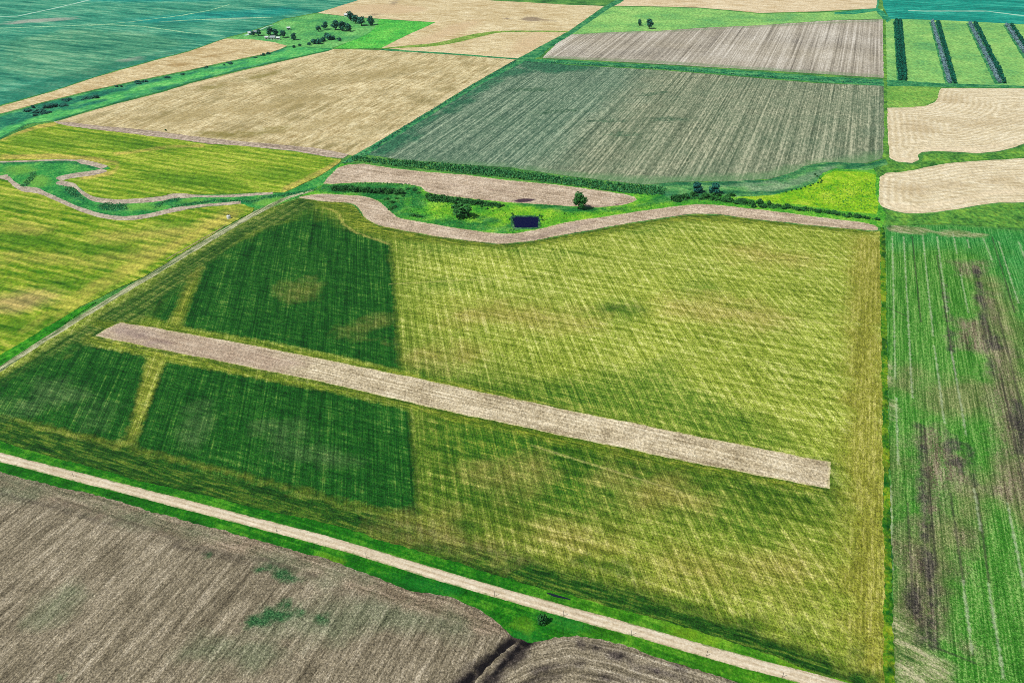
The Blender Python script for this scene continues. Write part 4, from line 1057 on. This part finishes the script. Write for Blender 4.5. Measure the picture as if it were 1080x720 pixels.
def make_plant(name, height, width, mat, seed, leaves=600, trunk=0.2, lobes=9, conic=0.0, size=0.45, partname="crown", stem="trunk"):
    """a root empty with its trunk and crown; crown of many leaf clumps in uneven lobes"""
    rng = random.Random(seed)
    root = bpy.data.objects.new(name, None)
    root.empty_display_size = 0.5
    COL.objects.link(root)
    V, Fc = [], []
    th = height * trunk
    r0 = 0.035 * height + 0.05
    tube(V, Fc, (0, 0, -0.2), (0.05 * width * rng.uniform(-1, 1), 0, th), r0, r0 * 0.75)
    tips = []
    for i in range(5):
        a = 6.28 * i / 5 + rng.uniform(-0.4, 0.4)
        q = (math.cos(a) * width * 0.28, math.sin(a) * width * 0.28, th + (height - th) * rng.uniform(0.35, 0.6))
        tube(V, Fc, (0, 0, th * 0.85), q, r0 * 0.5, r0 * 0.15, 5)
    tube(V, Fc, (0, 0, th * 0.9), (0, 0, height * 0.85), r0 * 0.7, r0 * 0.15, 5)
    mesh_obj(stem, V, Fc, M["bark"], root)
    V, Fc = [], []
    LB = []
    for i in range(lobes):
        f = rng.random()
        z = th * 0.8 + (height - th * 0.8) * (0.12 + 0.76 * f)
        rr = width * 0.5 * (1 - conic * f) * (0.55 if not conic else 0.5)
        env = math.sin(math.pi * (0.18 + 0.68 * f)) if not conic else (1 - conic * f)
        a = 2.4 * i + rng.uniform(-0.5, 0.5)
        dd = width * 0.5 * env * 0.62 * rng.uniform(0.4, 1.0)
        LB.append((Vector((math.cos(a) * dd, math.sin(a) * dd, z)), width * 0.5 * rng.uniform(0.34, 0.56) * (1 - 0.6 * conic * f)))
    LB.append((Vector((0, 0, height * 0.8)), width * 0.26 * (1 - 0.6 * conic)))
    for i in range(leaves):
        c_, r_ = LB[i % len(LB)]
        d = Vector((rng.gauss(0, 1), rng.gauss(0, 1), rng.gauss(0, 0.9))).normalized()
        p = c_ + d * r_ * (rng.random() ** 0.35)
        if p.z < 0.15:
            p.z = 0.15 + rng.random() * 0.3
        leaf(V, Fc, p, size * rng.uniform(0.6, 1.3), rng, d)
    mesh_obj(partname, V, Fc, mat, root)
    return root


def copy_tree(o):
    c_ = o.copy()
    COL.objects.link(c_)
    for ch in [k for k in bpy.data.objects if k.parent == o]:
        d = ch.copy()
        COL.objects.link(d)
        d.parent = c_
    return c_


class Kind:
    def __init__(s, *protos):
        s.p, s.used, s.ch = protos, set(), {}
        for o in protos:
            s.ch[o] = list(o.children)

    def at(s, i, x, y, z, scale, rot, label, cat, group=None, name=None):
        p = s.p[i % len(s.p)]
        if p not in s.used:
            s.used.add(p)
            o = p
        else:
            o = p.copy()
            COL.objects.link(o)
            for ch in s.ch[p]:
                d = ch.copy()
                COL.objects.link(d)
                d.parent = o
            for k in ("group",):
                if k in o: del o[k]
        o.location = (x, y, z)
        o.scale = (scale[0], scale[0], scale[1]) if isinstance(scale, tuple) else (scale,) * 3
        o.rotation_euler = (0, 0, rot)
        return tag(o, label, cat, group)

    def drop_unused(s):
        for p in s.p:
            if p not in s.used:
                for ch in list(p.children): bpy.data.objects.remove(ch)
                bpy.data.objects.remove(p)


rng = random.Random(11)
big = Kind(make_plant("tree", 10, 9, M["leaf_dark"], 1, 1400, 0.1, 11, size=0.6), make_plant("tree", 9, 8.5, M["leaf_dark"], 2, 1300, 0.1, 10, size=0.6))
mid = Kind(make_plant("tree", 9, 7.5, M["leaf_mid"], 3, 1200, 0.14, 10, size=0.5), make_plant("tree", 8, 7, M["leaf_blue"], 4, 1100, 0.14, 9, size=0.5))
far = Kind(*[make_plant("tree", 10, 9, M["leaf_far"], 20 + i, 500, 0.18, 9, size=0.8) for i in range(3)])
spruce = Kind(*[make_plant("spruce", 6.0, 7.6, M["leaf_teal"], 40 + i, 320, 0.1, 9, conic=0.3, size=0.8) for i in range(3)])
silver = Kind(*[make_plant("silver_tree", 4.2, 6.0, M["leaf_silver"], 50 + i, 260, 0.15, 8, size=0.6) for i in range(3)])
shrub = Kind(*[make_plant("shrub", 3.0, 4.4, M["leaf_dark"], 60 + i, 520, 0.08, 8, size=0.38, partname="foliage", stem="stem") for i in range(4)])
shrub_t = Kind(*[make_plant("shrub", 3.2, 5.0, M["leaf_far"], 70 + i, 220, 0.08, 8, size=0.6, partname="foliage", stem="stem") for i in range(3)])
shrub_g = Kind(*[make_plant("shrub", 2.2, 3.6, M["leaf_mid"], 80 + i, 240, 0.06, 7, size=0.36, partname="foliage", stem="stem") for i in range(2)])

Z = 0.0


def put(kind, i, px, py, sc, label, cat, group=None):
    x, y = G(px, py)
    return kind.at(i, x, y, Z, sc, rng.uniform(0, 6.28), label, cat, group)


# lone trees (pixel of the foot)
put(mid, 0, 611, 220.5, (1.6, 1.45), "lone round green tree at the edge of the bare field right of the pond", "tree")
put(big, 0, 487, 228.5, (1.9, 1.15), "broad dark bushy tree standing in the meadow left of the pond", "tree")
put(mid, 1, 735, 203, (1.45, 1.0), "left one of two blue-green trees under the green-gray field", "tree")
put(mid, 1, 753, 204.5, (1.55, 1.08), "right one of two blue-green trees under the green-gray field", "tree")
put(far, 0, 674.5, 28, (0.85, 0.95), "smaller slim dark tree in the light green pasture", "tree")
put(far, 1, 685, 30.5, (1.6, 1.35), "larger dark tree in the light green pasture", "tree")
put(shrub, 0, 571, 657, (1.05, 1.3), "small dark round bush on the verge below the gravel road", "bush")
put(shrub, 1, 175, 138, (0.6, 0.5), "tiny dark bush on the bare strip below the large tan field", "bush")

# farm trees
for i, (px, py, sc, lb) in enumerate([
    (370, 22, 1.15, "tallest dark farm tree nearest the pale straw field"), (375, 25, 1.1, "dark farm tree just below the tallest one"), (381, 27.5, 1.1, "dark farm tree in the middle of the right clump"),
    (391, 27, 1.1, "round dark farm tree at the right end of the right clump"), (354, 32, 1.2, "broad dark tree at the left of the middle farm clump"), (361, 33, 1.15, "broad dark tree in the middle of the middle farm clump"), (368, 33.5, 0.95, "dark tree at the right of the middle farm clump"),
    (343, 31.5, 0.95, "dark tree at the top of the left farm clump"), (336, 33.5, 0.7, "small dark tree at the left of the left farm clump"),
    (285, 37.5, 1.0, "dark tree directly behind the white farm sheds"), (291, 38, 0.85, "dark tree behind the right-hand white shed"), (299, 40, 0.85, "dark tree right of the white farm sheds"),
    (310, 42.5, 0.8, "dark tree at the tip of the tan stubble wedge"), (273, 38, 0.8, "dark tree left of the white farm sheds"), (267, 38.5, 0.6, "small dark tree between the white yard buildings")]):
    put(far, i, px, py, (sc * 1.45, sc * 1.1), lb, "tree", "trees around the farmyard")
for i, (px, py, sc) in enumerate([(331, 46.5, 1.3), (336, 46.5, 1.5), (341, 44, 1.3), (347, 42.5, 1.5), (351, 42, 1.2), (345, 39.5, 1.3), (326, 48, 0.9), (358, 43, 0.9)]):
    put(shrub_t, i, px, py, (sc * 1.7, sc * 1.25), "teal green bush in the thicket below the farm trees", "bush", "bushes below the farm trees")

# creek line shrubs, far
for i, (px, py) in enumerate([(27, 116.5), (33, 115), (40, 114), (47, 112.5), (55, 111), (62, 110), (70, 108.5), (78, 107), (50, 120), (44, 121.5), (88, 104), (96, 102), (104, 100)]):
    put(shrub_t, i, px + rng.uniform(-9, 9), py + rng.uniform(-1.5, 3.5), (rng.uniform(1.0, 3.2), rng.uniform(0.4, 0.9)), "dark teal bush in the wet hollow at the left end of the creek", "bush", "bushes in the wet hollow at the left")
for i in range(15):
    f = rng.random()
    px = 112 + f * 178
    py = 94.2 - f * 38.5 + rng.uniform(-.4, 2.2)
    put(shrub_t, i, px, py, (rng.uniform(0.6, 2.0), rng.uniform(0.3, 0.7)), "small dark teal bush along the edge of the tan stubble wedge", "bush", "bushes along the tan wedge")
for i, (px, py) in enumerate([(278, 59), (283, 57.5), (310, 50.5), (316, 49)]):
    put(shrub_t, i, px, py, (1.1, 0.9), "dark bush where the tan wedge meets the farmyard", "bush", "bushes at the wedge tip")

# planted belts
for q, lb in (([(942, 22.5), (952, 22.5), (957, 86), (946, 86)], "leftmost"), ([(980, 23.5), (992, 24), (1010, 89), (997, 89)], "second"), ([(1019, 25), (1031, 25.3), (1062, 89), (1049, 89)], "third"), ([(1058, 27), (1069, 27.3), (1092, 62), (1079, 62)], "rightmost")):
    sheet("grass_strip", q, M["hedge_ground"], "dark rough grass under the " + lb + " tree belt", "grass strip", 6)  # dark sheet paints the shade between belt trees; its label seeds the outline


def belt(kind, p0, p1, n, label, cat, group, sc=1.0):
    a, b = G(*p0), G(*p1)
    for i in range(n):
        f = (i + rng.uniform(-0.2, 0.2)) / (n - 1)
        kind.at(rng.randrange(3), a[0] + (b[0] - a[0]) * f + rng.uniform(-.5, .5), a[1] + (b[1] - a[1]) * f, Z, (sc * rng.uniform(0.72, 0.95), sc * rng.uniform(0.7, 1.1)), rng.uniform(0, 6.28), label, cat, group)


belt(spruce, (944.3, 23.5), (949, 85), 60, "dense teal tree in the left file of the leftmost dark tree belt", "tree", "first tree belt left file", 1.05)
belt(spruce, (948.5, 23.5), (954, 85), 60, "dense teal tree in the right file of the leftmost dark tree belt", "tree", "first tree belt right file", 1.05)
belt(silver, (983, 24.5), (1001, 88), 60, "silvery tree on the left side of the second tree belt", "tree", "silver row of the second belt", 1.12)
belt(spruce, (988.5, 24.5), (1006, 88), 60, "dark teal tree on the right side of the second tree belt", "tree", "dark row of the second belt", 1.0)
belt(silver, (1022.5, 26), (1053.5, 88), 60, "silvery tree on the left side of the third tree belt", "tree", "silver row of the third belt", 1.12)
belt(spruce, (1028, 26), (1058.5, 88), 60, "dark teal tree on the right side of the third tree belt", "tree", "dark row of the third belt", 1.0)
belt(silver, (1061, 27.5), (1083, 61), 38, "silvery tree on the left side of the rightmost tree belt", "tree", "silver row of the rightmost belt", 1.12)
belt(spruce, (1066, 27.5), (1088, 61), 38, "dark teal tree on the right side of the rightmost tree belt", "tree", "dark row of the rightmost belt", 1.0)

# hedge rows near the pond
for i in range(17):
    f = i / 16
    put(shrub, i, 353 + f * 70, 200.5 + f * 4.0 + rng.uniform(-.8, .8), (rng.uniform(1.5, 1.9), rng.uniform(1.0, 1.3)), "dark shrub in the short hedge above the start of the curved bare strip", "shrub", "shrubs of the left short hedge")
for i in range(22):
    f = i / 21
    put(shrub, i, 452 + f * 74, 210.5 + f * 7.0 + rng.uniform(-.9, .9), (rng.uniform(1.7, 2.2) * (1 - 0.35 * f), rng.uniform(1.15, 1.5) * (1 - 0.35 * f)), "dark shrub in the hedge between the bare field and the pond meadow", "shrub", "shrubs of the pond hedge")
for i, (px, py) in enumerate([(508, 219), (514, 221), (519, 219.5), (531, 217.5)]):
    put(shrub, i, px, py, 0.55, "small separate dark bush below the pond hedge", "bush", "small bushes below the pond hedge")
for i, (px, py) in enumerate([(540, 226), (537.5, 232), (541, 227), (571, 229), (572, 233), (569, 228)]):
    put(shrub_g, i, px, py, (0.55, 0.6), "low green bush on the bank of the dark pond", "bush", "bushes around the pond")
for i, (px, py, sc) in enumerate([(408, 211, 1.0), (413, 214, 1.0), (416, 219, .9), (412, 221, .9), (430, 200, .8), (437, 201, .9), (441, 204, .8), (436, 228, 1.0), (442, 229, .9), (418, 210, .7), (425, 207, .7)]):
    put(shrub_g, i, px, py, (sc * 1.8, sc * .8), "low green bush in the bend of the curved bare strip", "bush", "bushes in the bend of the bare strip")
# creek shrubs on the right
line = [(712, 213), (728, 207), (738, 209), (750, 210), (765, 211), (780, 214), (795, 216.5), (810, 218), (825, 219), (845, 220.5), (865, 223), (885, 227), (905, 229.5), (922, 231.5)]
gl = resample(ground(line), 3.9, False)
for i, (x, y) in enumerate(gl):
    fat = 1.25 if i < len(gl) * 0.5 else 0.85
    shrub.at(i, x + rng.uniform(-2, 2), y + rng.uniform(-3.5, 3.5), Z, (fat * rng.uniform(0.7, 2.1), fat * rng.uniform(0.45, 1.1)), rng.uniform(0, 6.28), "dark green shrub in the hedge line below the lime meadow", "shrub", "shrubs below the lime meadow")
gl = resample(ground([(740, 206), (757, 206), (770, 208)]), 4.0, False)
for i, (x, y) in enumerate(gl):
    shrub_g.at(i, x + rng.uniform(-2, 2), y + rng.uniform(-6, 6), Z, (rng.uniform(1.5, 2.3), rng.uniform(0.8, 1.2)), rng.uniform(0, 6.28), "green bush in front of the two blue-green trees", "bush", "bushes in front of the two trees")
gl = resample(ground([(830, 203), (845, 199.5), (858, 194.5), (866, 193), (864, 189), (860, 185)]), 5, False)
for i, (x, y) in enumerate(gl):
    shrub.at(i, x + rng.uniform(-1, 1), y + rng.uniform(-1, 1), Z, (0.5, 0.45), rng.uniform(0, 6.28), "low dark bush along the left edge of the lime meadow", "bush", "low bushes edging the lime meadow")
for k in (big, mid, far, spruce, silver, shrub, shrub_t, shrub_g):
    k.drop_unused()


# ------------------------------------------------------------------ reeds and tall grass, beyond counting
def tussocks(name, areas, per_m2, size, height, mat, label, cat, seed):
    rng = random.Random(seed)
    V, Fc = [], []
    for poly, metres in areas:
        g = np.array(poly if metres else ground(poly))
        lo, hi = g.min(0), g.max(0)
        n = int((hi - lo)[0] * (hi - lo)[1] * per_m2)
        Q = np.random.RandomState(seed).uniform(lo, hi, (n, 2))
        Q = Q[sdf(Q, g) > 0]
        for x, y in Q:
            hh = height * rng.uniform(0.4, 1.15)
            for j in range(4):
                a = rng.uniform(0, 6.28)
                r_ = rng.uniform(0, size * 0.6)
                leaf(V, Fc, (x + math.cos(a) * r_, y + math.sin(a) * r_, 0.12 + hh * rng.uniform(0.15, 1)), size * rng.uniform(0.3, 0.6), rng, Vector((math.cos(a), math.sin(a), 0.5)))
    o = mesh_obj(name, V, Fc, mat)
    return tag(o, label, cat, kind="stuff")


band = [(369, 167.8), (373, 165.5), (421, 170), (470, 173.5), (500, 176), (540, 181), (600, 188.5), (667, 195.5), (702, 199), (700, 205.5), (685, 206.5), (652, 203), (589, 194), (540, 188.5), (488, 182.5), (425, 176.5), (372, 169.5)]
tussocks("reeds", [(band, False)], 0.55, 1.6, 1.9, M["reed"], "dark green reed-filled ditch below the green-gray field", "reeds", 5)
tussocks("reeds", [(strip([(180, 219), (228, 212), (267, 212.5), (282, 207.5), (298, 207), (334, 200.5), (347, 198), (380, 193.5), (430, 195), (443, 199)], 3.2), True), ([(102, 217), (112, 214), (134, 215), (134, 221), (112, 223)], False), ([(66, 197), (79, 198), (90, 212), (74, 206)], False), (strip([(24, 198), (30, 192), (36, 185), (34, 182)], 5), True), (strip([(166, 219), (172, 214), (180, 211), (190, 210)], 4), True)],
         0.8, 1.1, 0.7, M["reed"], "dark reeds tracing the winding creek bed at the left", "reeds", 6)
tussocks("undergrowth", [(strip([(712, 213), (730, 209), (765, 211.5), (795, 216.5), (825, 219), (865, 223), (905, 229.5), (922, 231.5)], [3, 7, 9, 8, 7, 6, 5, 3]), True), (strip([(452, 211.5), (490, 214), (528, 218)], [7, 6, 3]), True), (strip([(352, 201), (390, 203), (424, 205)], [4, 6, 5]), True)],
         0.7, 1.2, 1.3, M["leaf_dark"], "low dark undergrowth knitting the creekside hedges together", "undergrowth", 16)
tussocks("tall_grass", [([(405, 216), (440, 200), (470, 208), (530, 218), (540, 240), (500, 241), (455, 234), (425, 228)], False), ([(568, 228), (690, 214), (720, 210), (690, 219), (600, 231), (572, 238)], False), ([(850, 200), (925, 188), (925, 225), (860, 218)], False)],
         0.14, 1.0, 0.6, M["reed2"], "tufts of tall bright grass scattered through the creek meadows", "tall grass", 8)
tussocks("reeds", [(strip([(541, 240), (540, 232), (543, 228.6), (555, 228.2), (568, 229), (569.5, 235), (568.5, 240.5)], 2.2), True), ([(536, 243), (545, 241.5), (548, 243), (538, 246)], False)], 0.9, 0.9, 1.1, M["reed"], "dark reeds fringing the small navy pond", "reeds", 15)
tussocks("weeds", [(ell(304, 612, 17, 4, 14), False), (ell(288, 651, 20, 8, -12), False), (ell(277, 600, 6, 2.5), False)], 0.7, 0.6, 0.4, M["reed"], "dark green weed patches growing in the ploughed field", "weeds", 9)
tussocks("reeds", [(strip([(545, 64.2), (500, 90), (430, 133), (385, 162.5), (362, 173.5)], 4.0), True), (strip([(552, 65.5), (600, 67.2), (700, 73), (800, 80.8), (870, 85.5), (930, 88.5)], 5), True)],
         0.22, 1.3, 1.1, M["leaf_far"], "dark brushy growth lining the straight field boundaries", "brush", 12)

# ================================================================== BUILT THINGS
def box(V, Fc, x0, x1, y0, y1, z0, z1):
    k = len(V)
    V += [(x0, y0, z0), (x1, y0, z0), (x1, y1, z0), (x0, y1, z0), (x0, y0, z1), (x1, y0, z1), (x1, y1, z1), (x0, y1, z1)]
    Fc += [(k, k + 3, k + 2, k + 1), (k + 4, k + 5, k + 6, k + 7), (k, k + 1, k + 5, k + 4), (k + 1, k + 2, k + 6, k + 5), (k + 2, k + 3, k + 7, k + 6), (k + 3, k, k + 4, k + 7)]


def plain(name, c_, rough=0.6):
    s = Sh(name, rough, 0.3)
    t = s.noise(0.7, 4, 0.7, spread=0.3)
    return s.done(s.ramp(t, [(0.1, tuple(int(v * 0.88) for v in c_)), (0.9, c_)]))


M["white"] = plain("white_paint", (238, 240, 236))
M["roof_gray"] = plain("gray_roofing", (176, 186, 190))
M["roof_light"] = plain("white_roofing", (226, 232, 232))
M["dark_pane"] = plain("dark_glass", (40, 52, 62), 0.2)
M["door"] = plain("door_paint", (110, 96, 84))
M["steel"] = plain("galvanised_steel", (196, 204, 206), 0.4)
M["pole"] = plain("weathered_pole", (74, 64, 54))


def shed(name, px, py, w_, d_, h_, rot, roof, label, cat="shed", windows=2):
    root = bpy.data.objects.new(name, None)
    COL.objects.link(root)
    x, y = G(px, py)
    root.location = (x, y, 0.0)
    root.rotation_euler = (0, 0, rot)
    V, Fc = [], []
    box(V, Fc, -w_ / 2, w_ / 2, -d_ / 2, d_ / 2, -0.2, h_)
    rise = d_ * 0.3
    for sx in (-1, 1):                                   # gables
        k = len(V)
        X = sx * w_ / 2
        V += [(X, -d_ / 2, h_), (X, d_ / 2, h_), (X, 0, h_ + rise)]
        Fc.append((k, k + 1, k + 2) if sx > 0 else (k + 2, k + 1, k))
    mesh_obj("wall", V, Fc, M["white"], root)
    V, Fc = [], []
    e = 0.4
    for sy in (-1, 1):
        k = len(V)
        for X in (-w_ / 2 - e, w_ / 2 + e):
            V += [(X, sy * (d_ / 2 + e), h_ - 0.1), (X, 0, h_ + rise + 0.1), (X, sy * (d_ / 2 + e), h_ + 0.1), (X, 0, h_ + rise + 0.3)]
        Fc += [(k, k + 1, k + 5, k + 4), (k + 2, k + 6, k + 7, k + 3), (k, k + 4, k + 6, k + 2), (k, k + 2, k + 3, k + 1), (k + 4, k + 5, k + 7, k + 6)]
    mesh_obj("roof", V, Fc, M[roof], root)
    V, Fc = [], []
    box(V, Fc, -0.7, 0.7, -d_ / 2 - 0.06, -d_ / 2 - 0.005, 0, 2.1)
    mesh_obj("door", V, Fc, M["door"], root)
    for i in range(windows):
        V, Fc = [], []
        cx = (-1, 1)[i] * w_ * 0.32
        box(V, Fc, cx - 0.6, cx + 0.6, -d_ / 2 - 0.05, -d_ / 2 - 0.005, 1.0, 2.1)
        mesh_obj("window", V, Fc, M["dark_pane"], root)
    return tag(root, label, cat)


shed("shed", 281.5, 41.3, 4.5, 4, 2.4, 0.1, "roof_light", "small white shed at the left of the three sheds in the yard")
shed("farmhouse", 288, 41.6, 7, 5.5, 2.8, 0.05, "roof_gray", "largest white building in the row of three at the farmyard", "house")
shed("shed", 293.8, 42.0, 4.2, 4, 2.4, -0.1, "roof_light", "small white shed at the right of the three sheds in the yard")
shed("shed", 264.5, 36.8, 7, 5, 2.8, 0.5, "roof_light", "white shed at the far left of the farmyard by the teal crop")
shed("shed", 269.5, 35.5, 5, 4, 2.6, 0.5, "roof_gray", "small gray-roofed white shed above the left farm trees")
shed("shed", 366.5, 17.6, 9, 5, 2.6, 0.0, "roof_light", "low white shed beside the tallest farm tree")
shed("shed", 304.5, 31.5, 4.5, 4, 2.6, 0.3, "roof_light", "tiny white shed standing alone in the farmyard meadow")
sheet("dirt_track", strip([(258, 38), (266, 35.8), (274, 32), (281, 28.8), (288, 27)], [6, 6, 4, 3, 2]), M["lane"], "pale farm lane leading up past the white sheds", "track", 4, metres=True)

# white tank by the field track
root = bpy.data.objects.new("water_tank", None)
COL.objects.link(root)
x, y = G(241.5, 230.5)
root.location = (x, y, 0.05)
prof = [(1.45, 0.0), (1.45, 0.9), (1.49, 0.95), (1.45, 1.0), (1.45, 2.0), (1.3, 2.3), (0.8, 2.6), (0.35, 2.7)]
V, Fc = [], []
n = 24
for r_, z in prof:
    for i in range(n):
        V.append((r_ * math.cos(6.2832 * i / n), r_ * math.sin(6.2832 * i / n), z))
for j in range(len(prof) - 1):
    for i in range(n):
        Fc.append((j * n + i, j * n + (i + 1) % n, (j + 1) * n + (i + 1) % n, (j + 1) * n + i))
mesh_obj("body", V, Fc, M["white"], root)
V, Fc = [], []
tube(V, Fc, (0, 0, 2.66), (0, 0, 2.85), 0.4, 0.38, 16)
mesh_obj("lid", V, Fc, M["dark_pane"], root)
V, Fc = [], []
tube(V, Fc, (1.4, 0, 0.3), (1.75, 0, 0.3), 0.09, 0.09, 10)
mesh_obj("outlet_pipe", V, Fc, M["steel"], root)
tag(root, "small round white tank beside the pale field track", "tank")

# poles along the road
first = None
for px, py, lb in [(78, 503.5, "dark wooden roadside post farthest left along the gravel road"), (292, 561, "dark wooden roadside post second from the left along the road"), (386.5, 589, "third dark wooden roadside post counted from the left"),
                   (521.5, 629, "dark wooden roadside post left of the round verge bush"), (594, 650, "dark wooden roadside post just right of the round verge bush"), (665.5, 670.5, "dark wooden roadside post third from the right along the road"), (745, 692, "dark wooden roadside post second from the right along the road"), (825, 714.5, "dark wooden roadside post closest to the lower right end of the road")]:
    if first is None:
        root = bpy.data.objects.new("roadside_post", None)
        COL.objects.link(root)
        V, Fc = [], []
        tube(V, Fc, (0, 0, -0.3), (0, 0, 3.2), 0.08, 0.065, 10)
        mesh_obj("post", V, Fc, M["pole"], root)
        V, Fc = [], []
        tube(V, Fc, (0, 0, 3.19), (0, 0, 3.32), 0.1, 0.05, 10)
        mesh_obj("cap", V, Fc, M["steel"], root)
        first, kids = root, list(root.children)
        o = root
    else:
        o = first.copy()
        COL.objects.link(o)
        for ch in kids:
            d = ch.copy()
            COL.objects.link(d)
            d.parent = o
    x, y = G(px, py)
    o.location = (x, y, 0.0)
    o.rotation_euler = (0, 0, 1.2)
    tag(o, lb, "post", "posts along the gravel road")

# ------------------------------------------------------------------ air
hz = bpy.data.materials.new("air")
hz.use_nodes = True
hz.node_tree.nodes.clear()
pv = hz.node_tree.nodes.new("ShaderNodeVolumePrincipled")
pv.inputs["Color"].default_value = (0.80, 0.92, 1.0, 1)
pv.inputs["Density"].default_value = 0.000022
pv.inputs["Anisotropy"].default_value = 0.2
ho = hz.node_tree.nodes.new("ShaderNodeOutputMaterial")
hz.node_tree.links.new(pv.outputs[0], ho.inputs["Volume"])
V, Fc = [], []
box(V, Fc, -6200, 6200, -1700, 7700, -1.2, 262)
tag(mesh_obj("haze", V, Fc, hz), "thin pale summer haze over the whole farmland", "haze", kind="stuff")
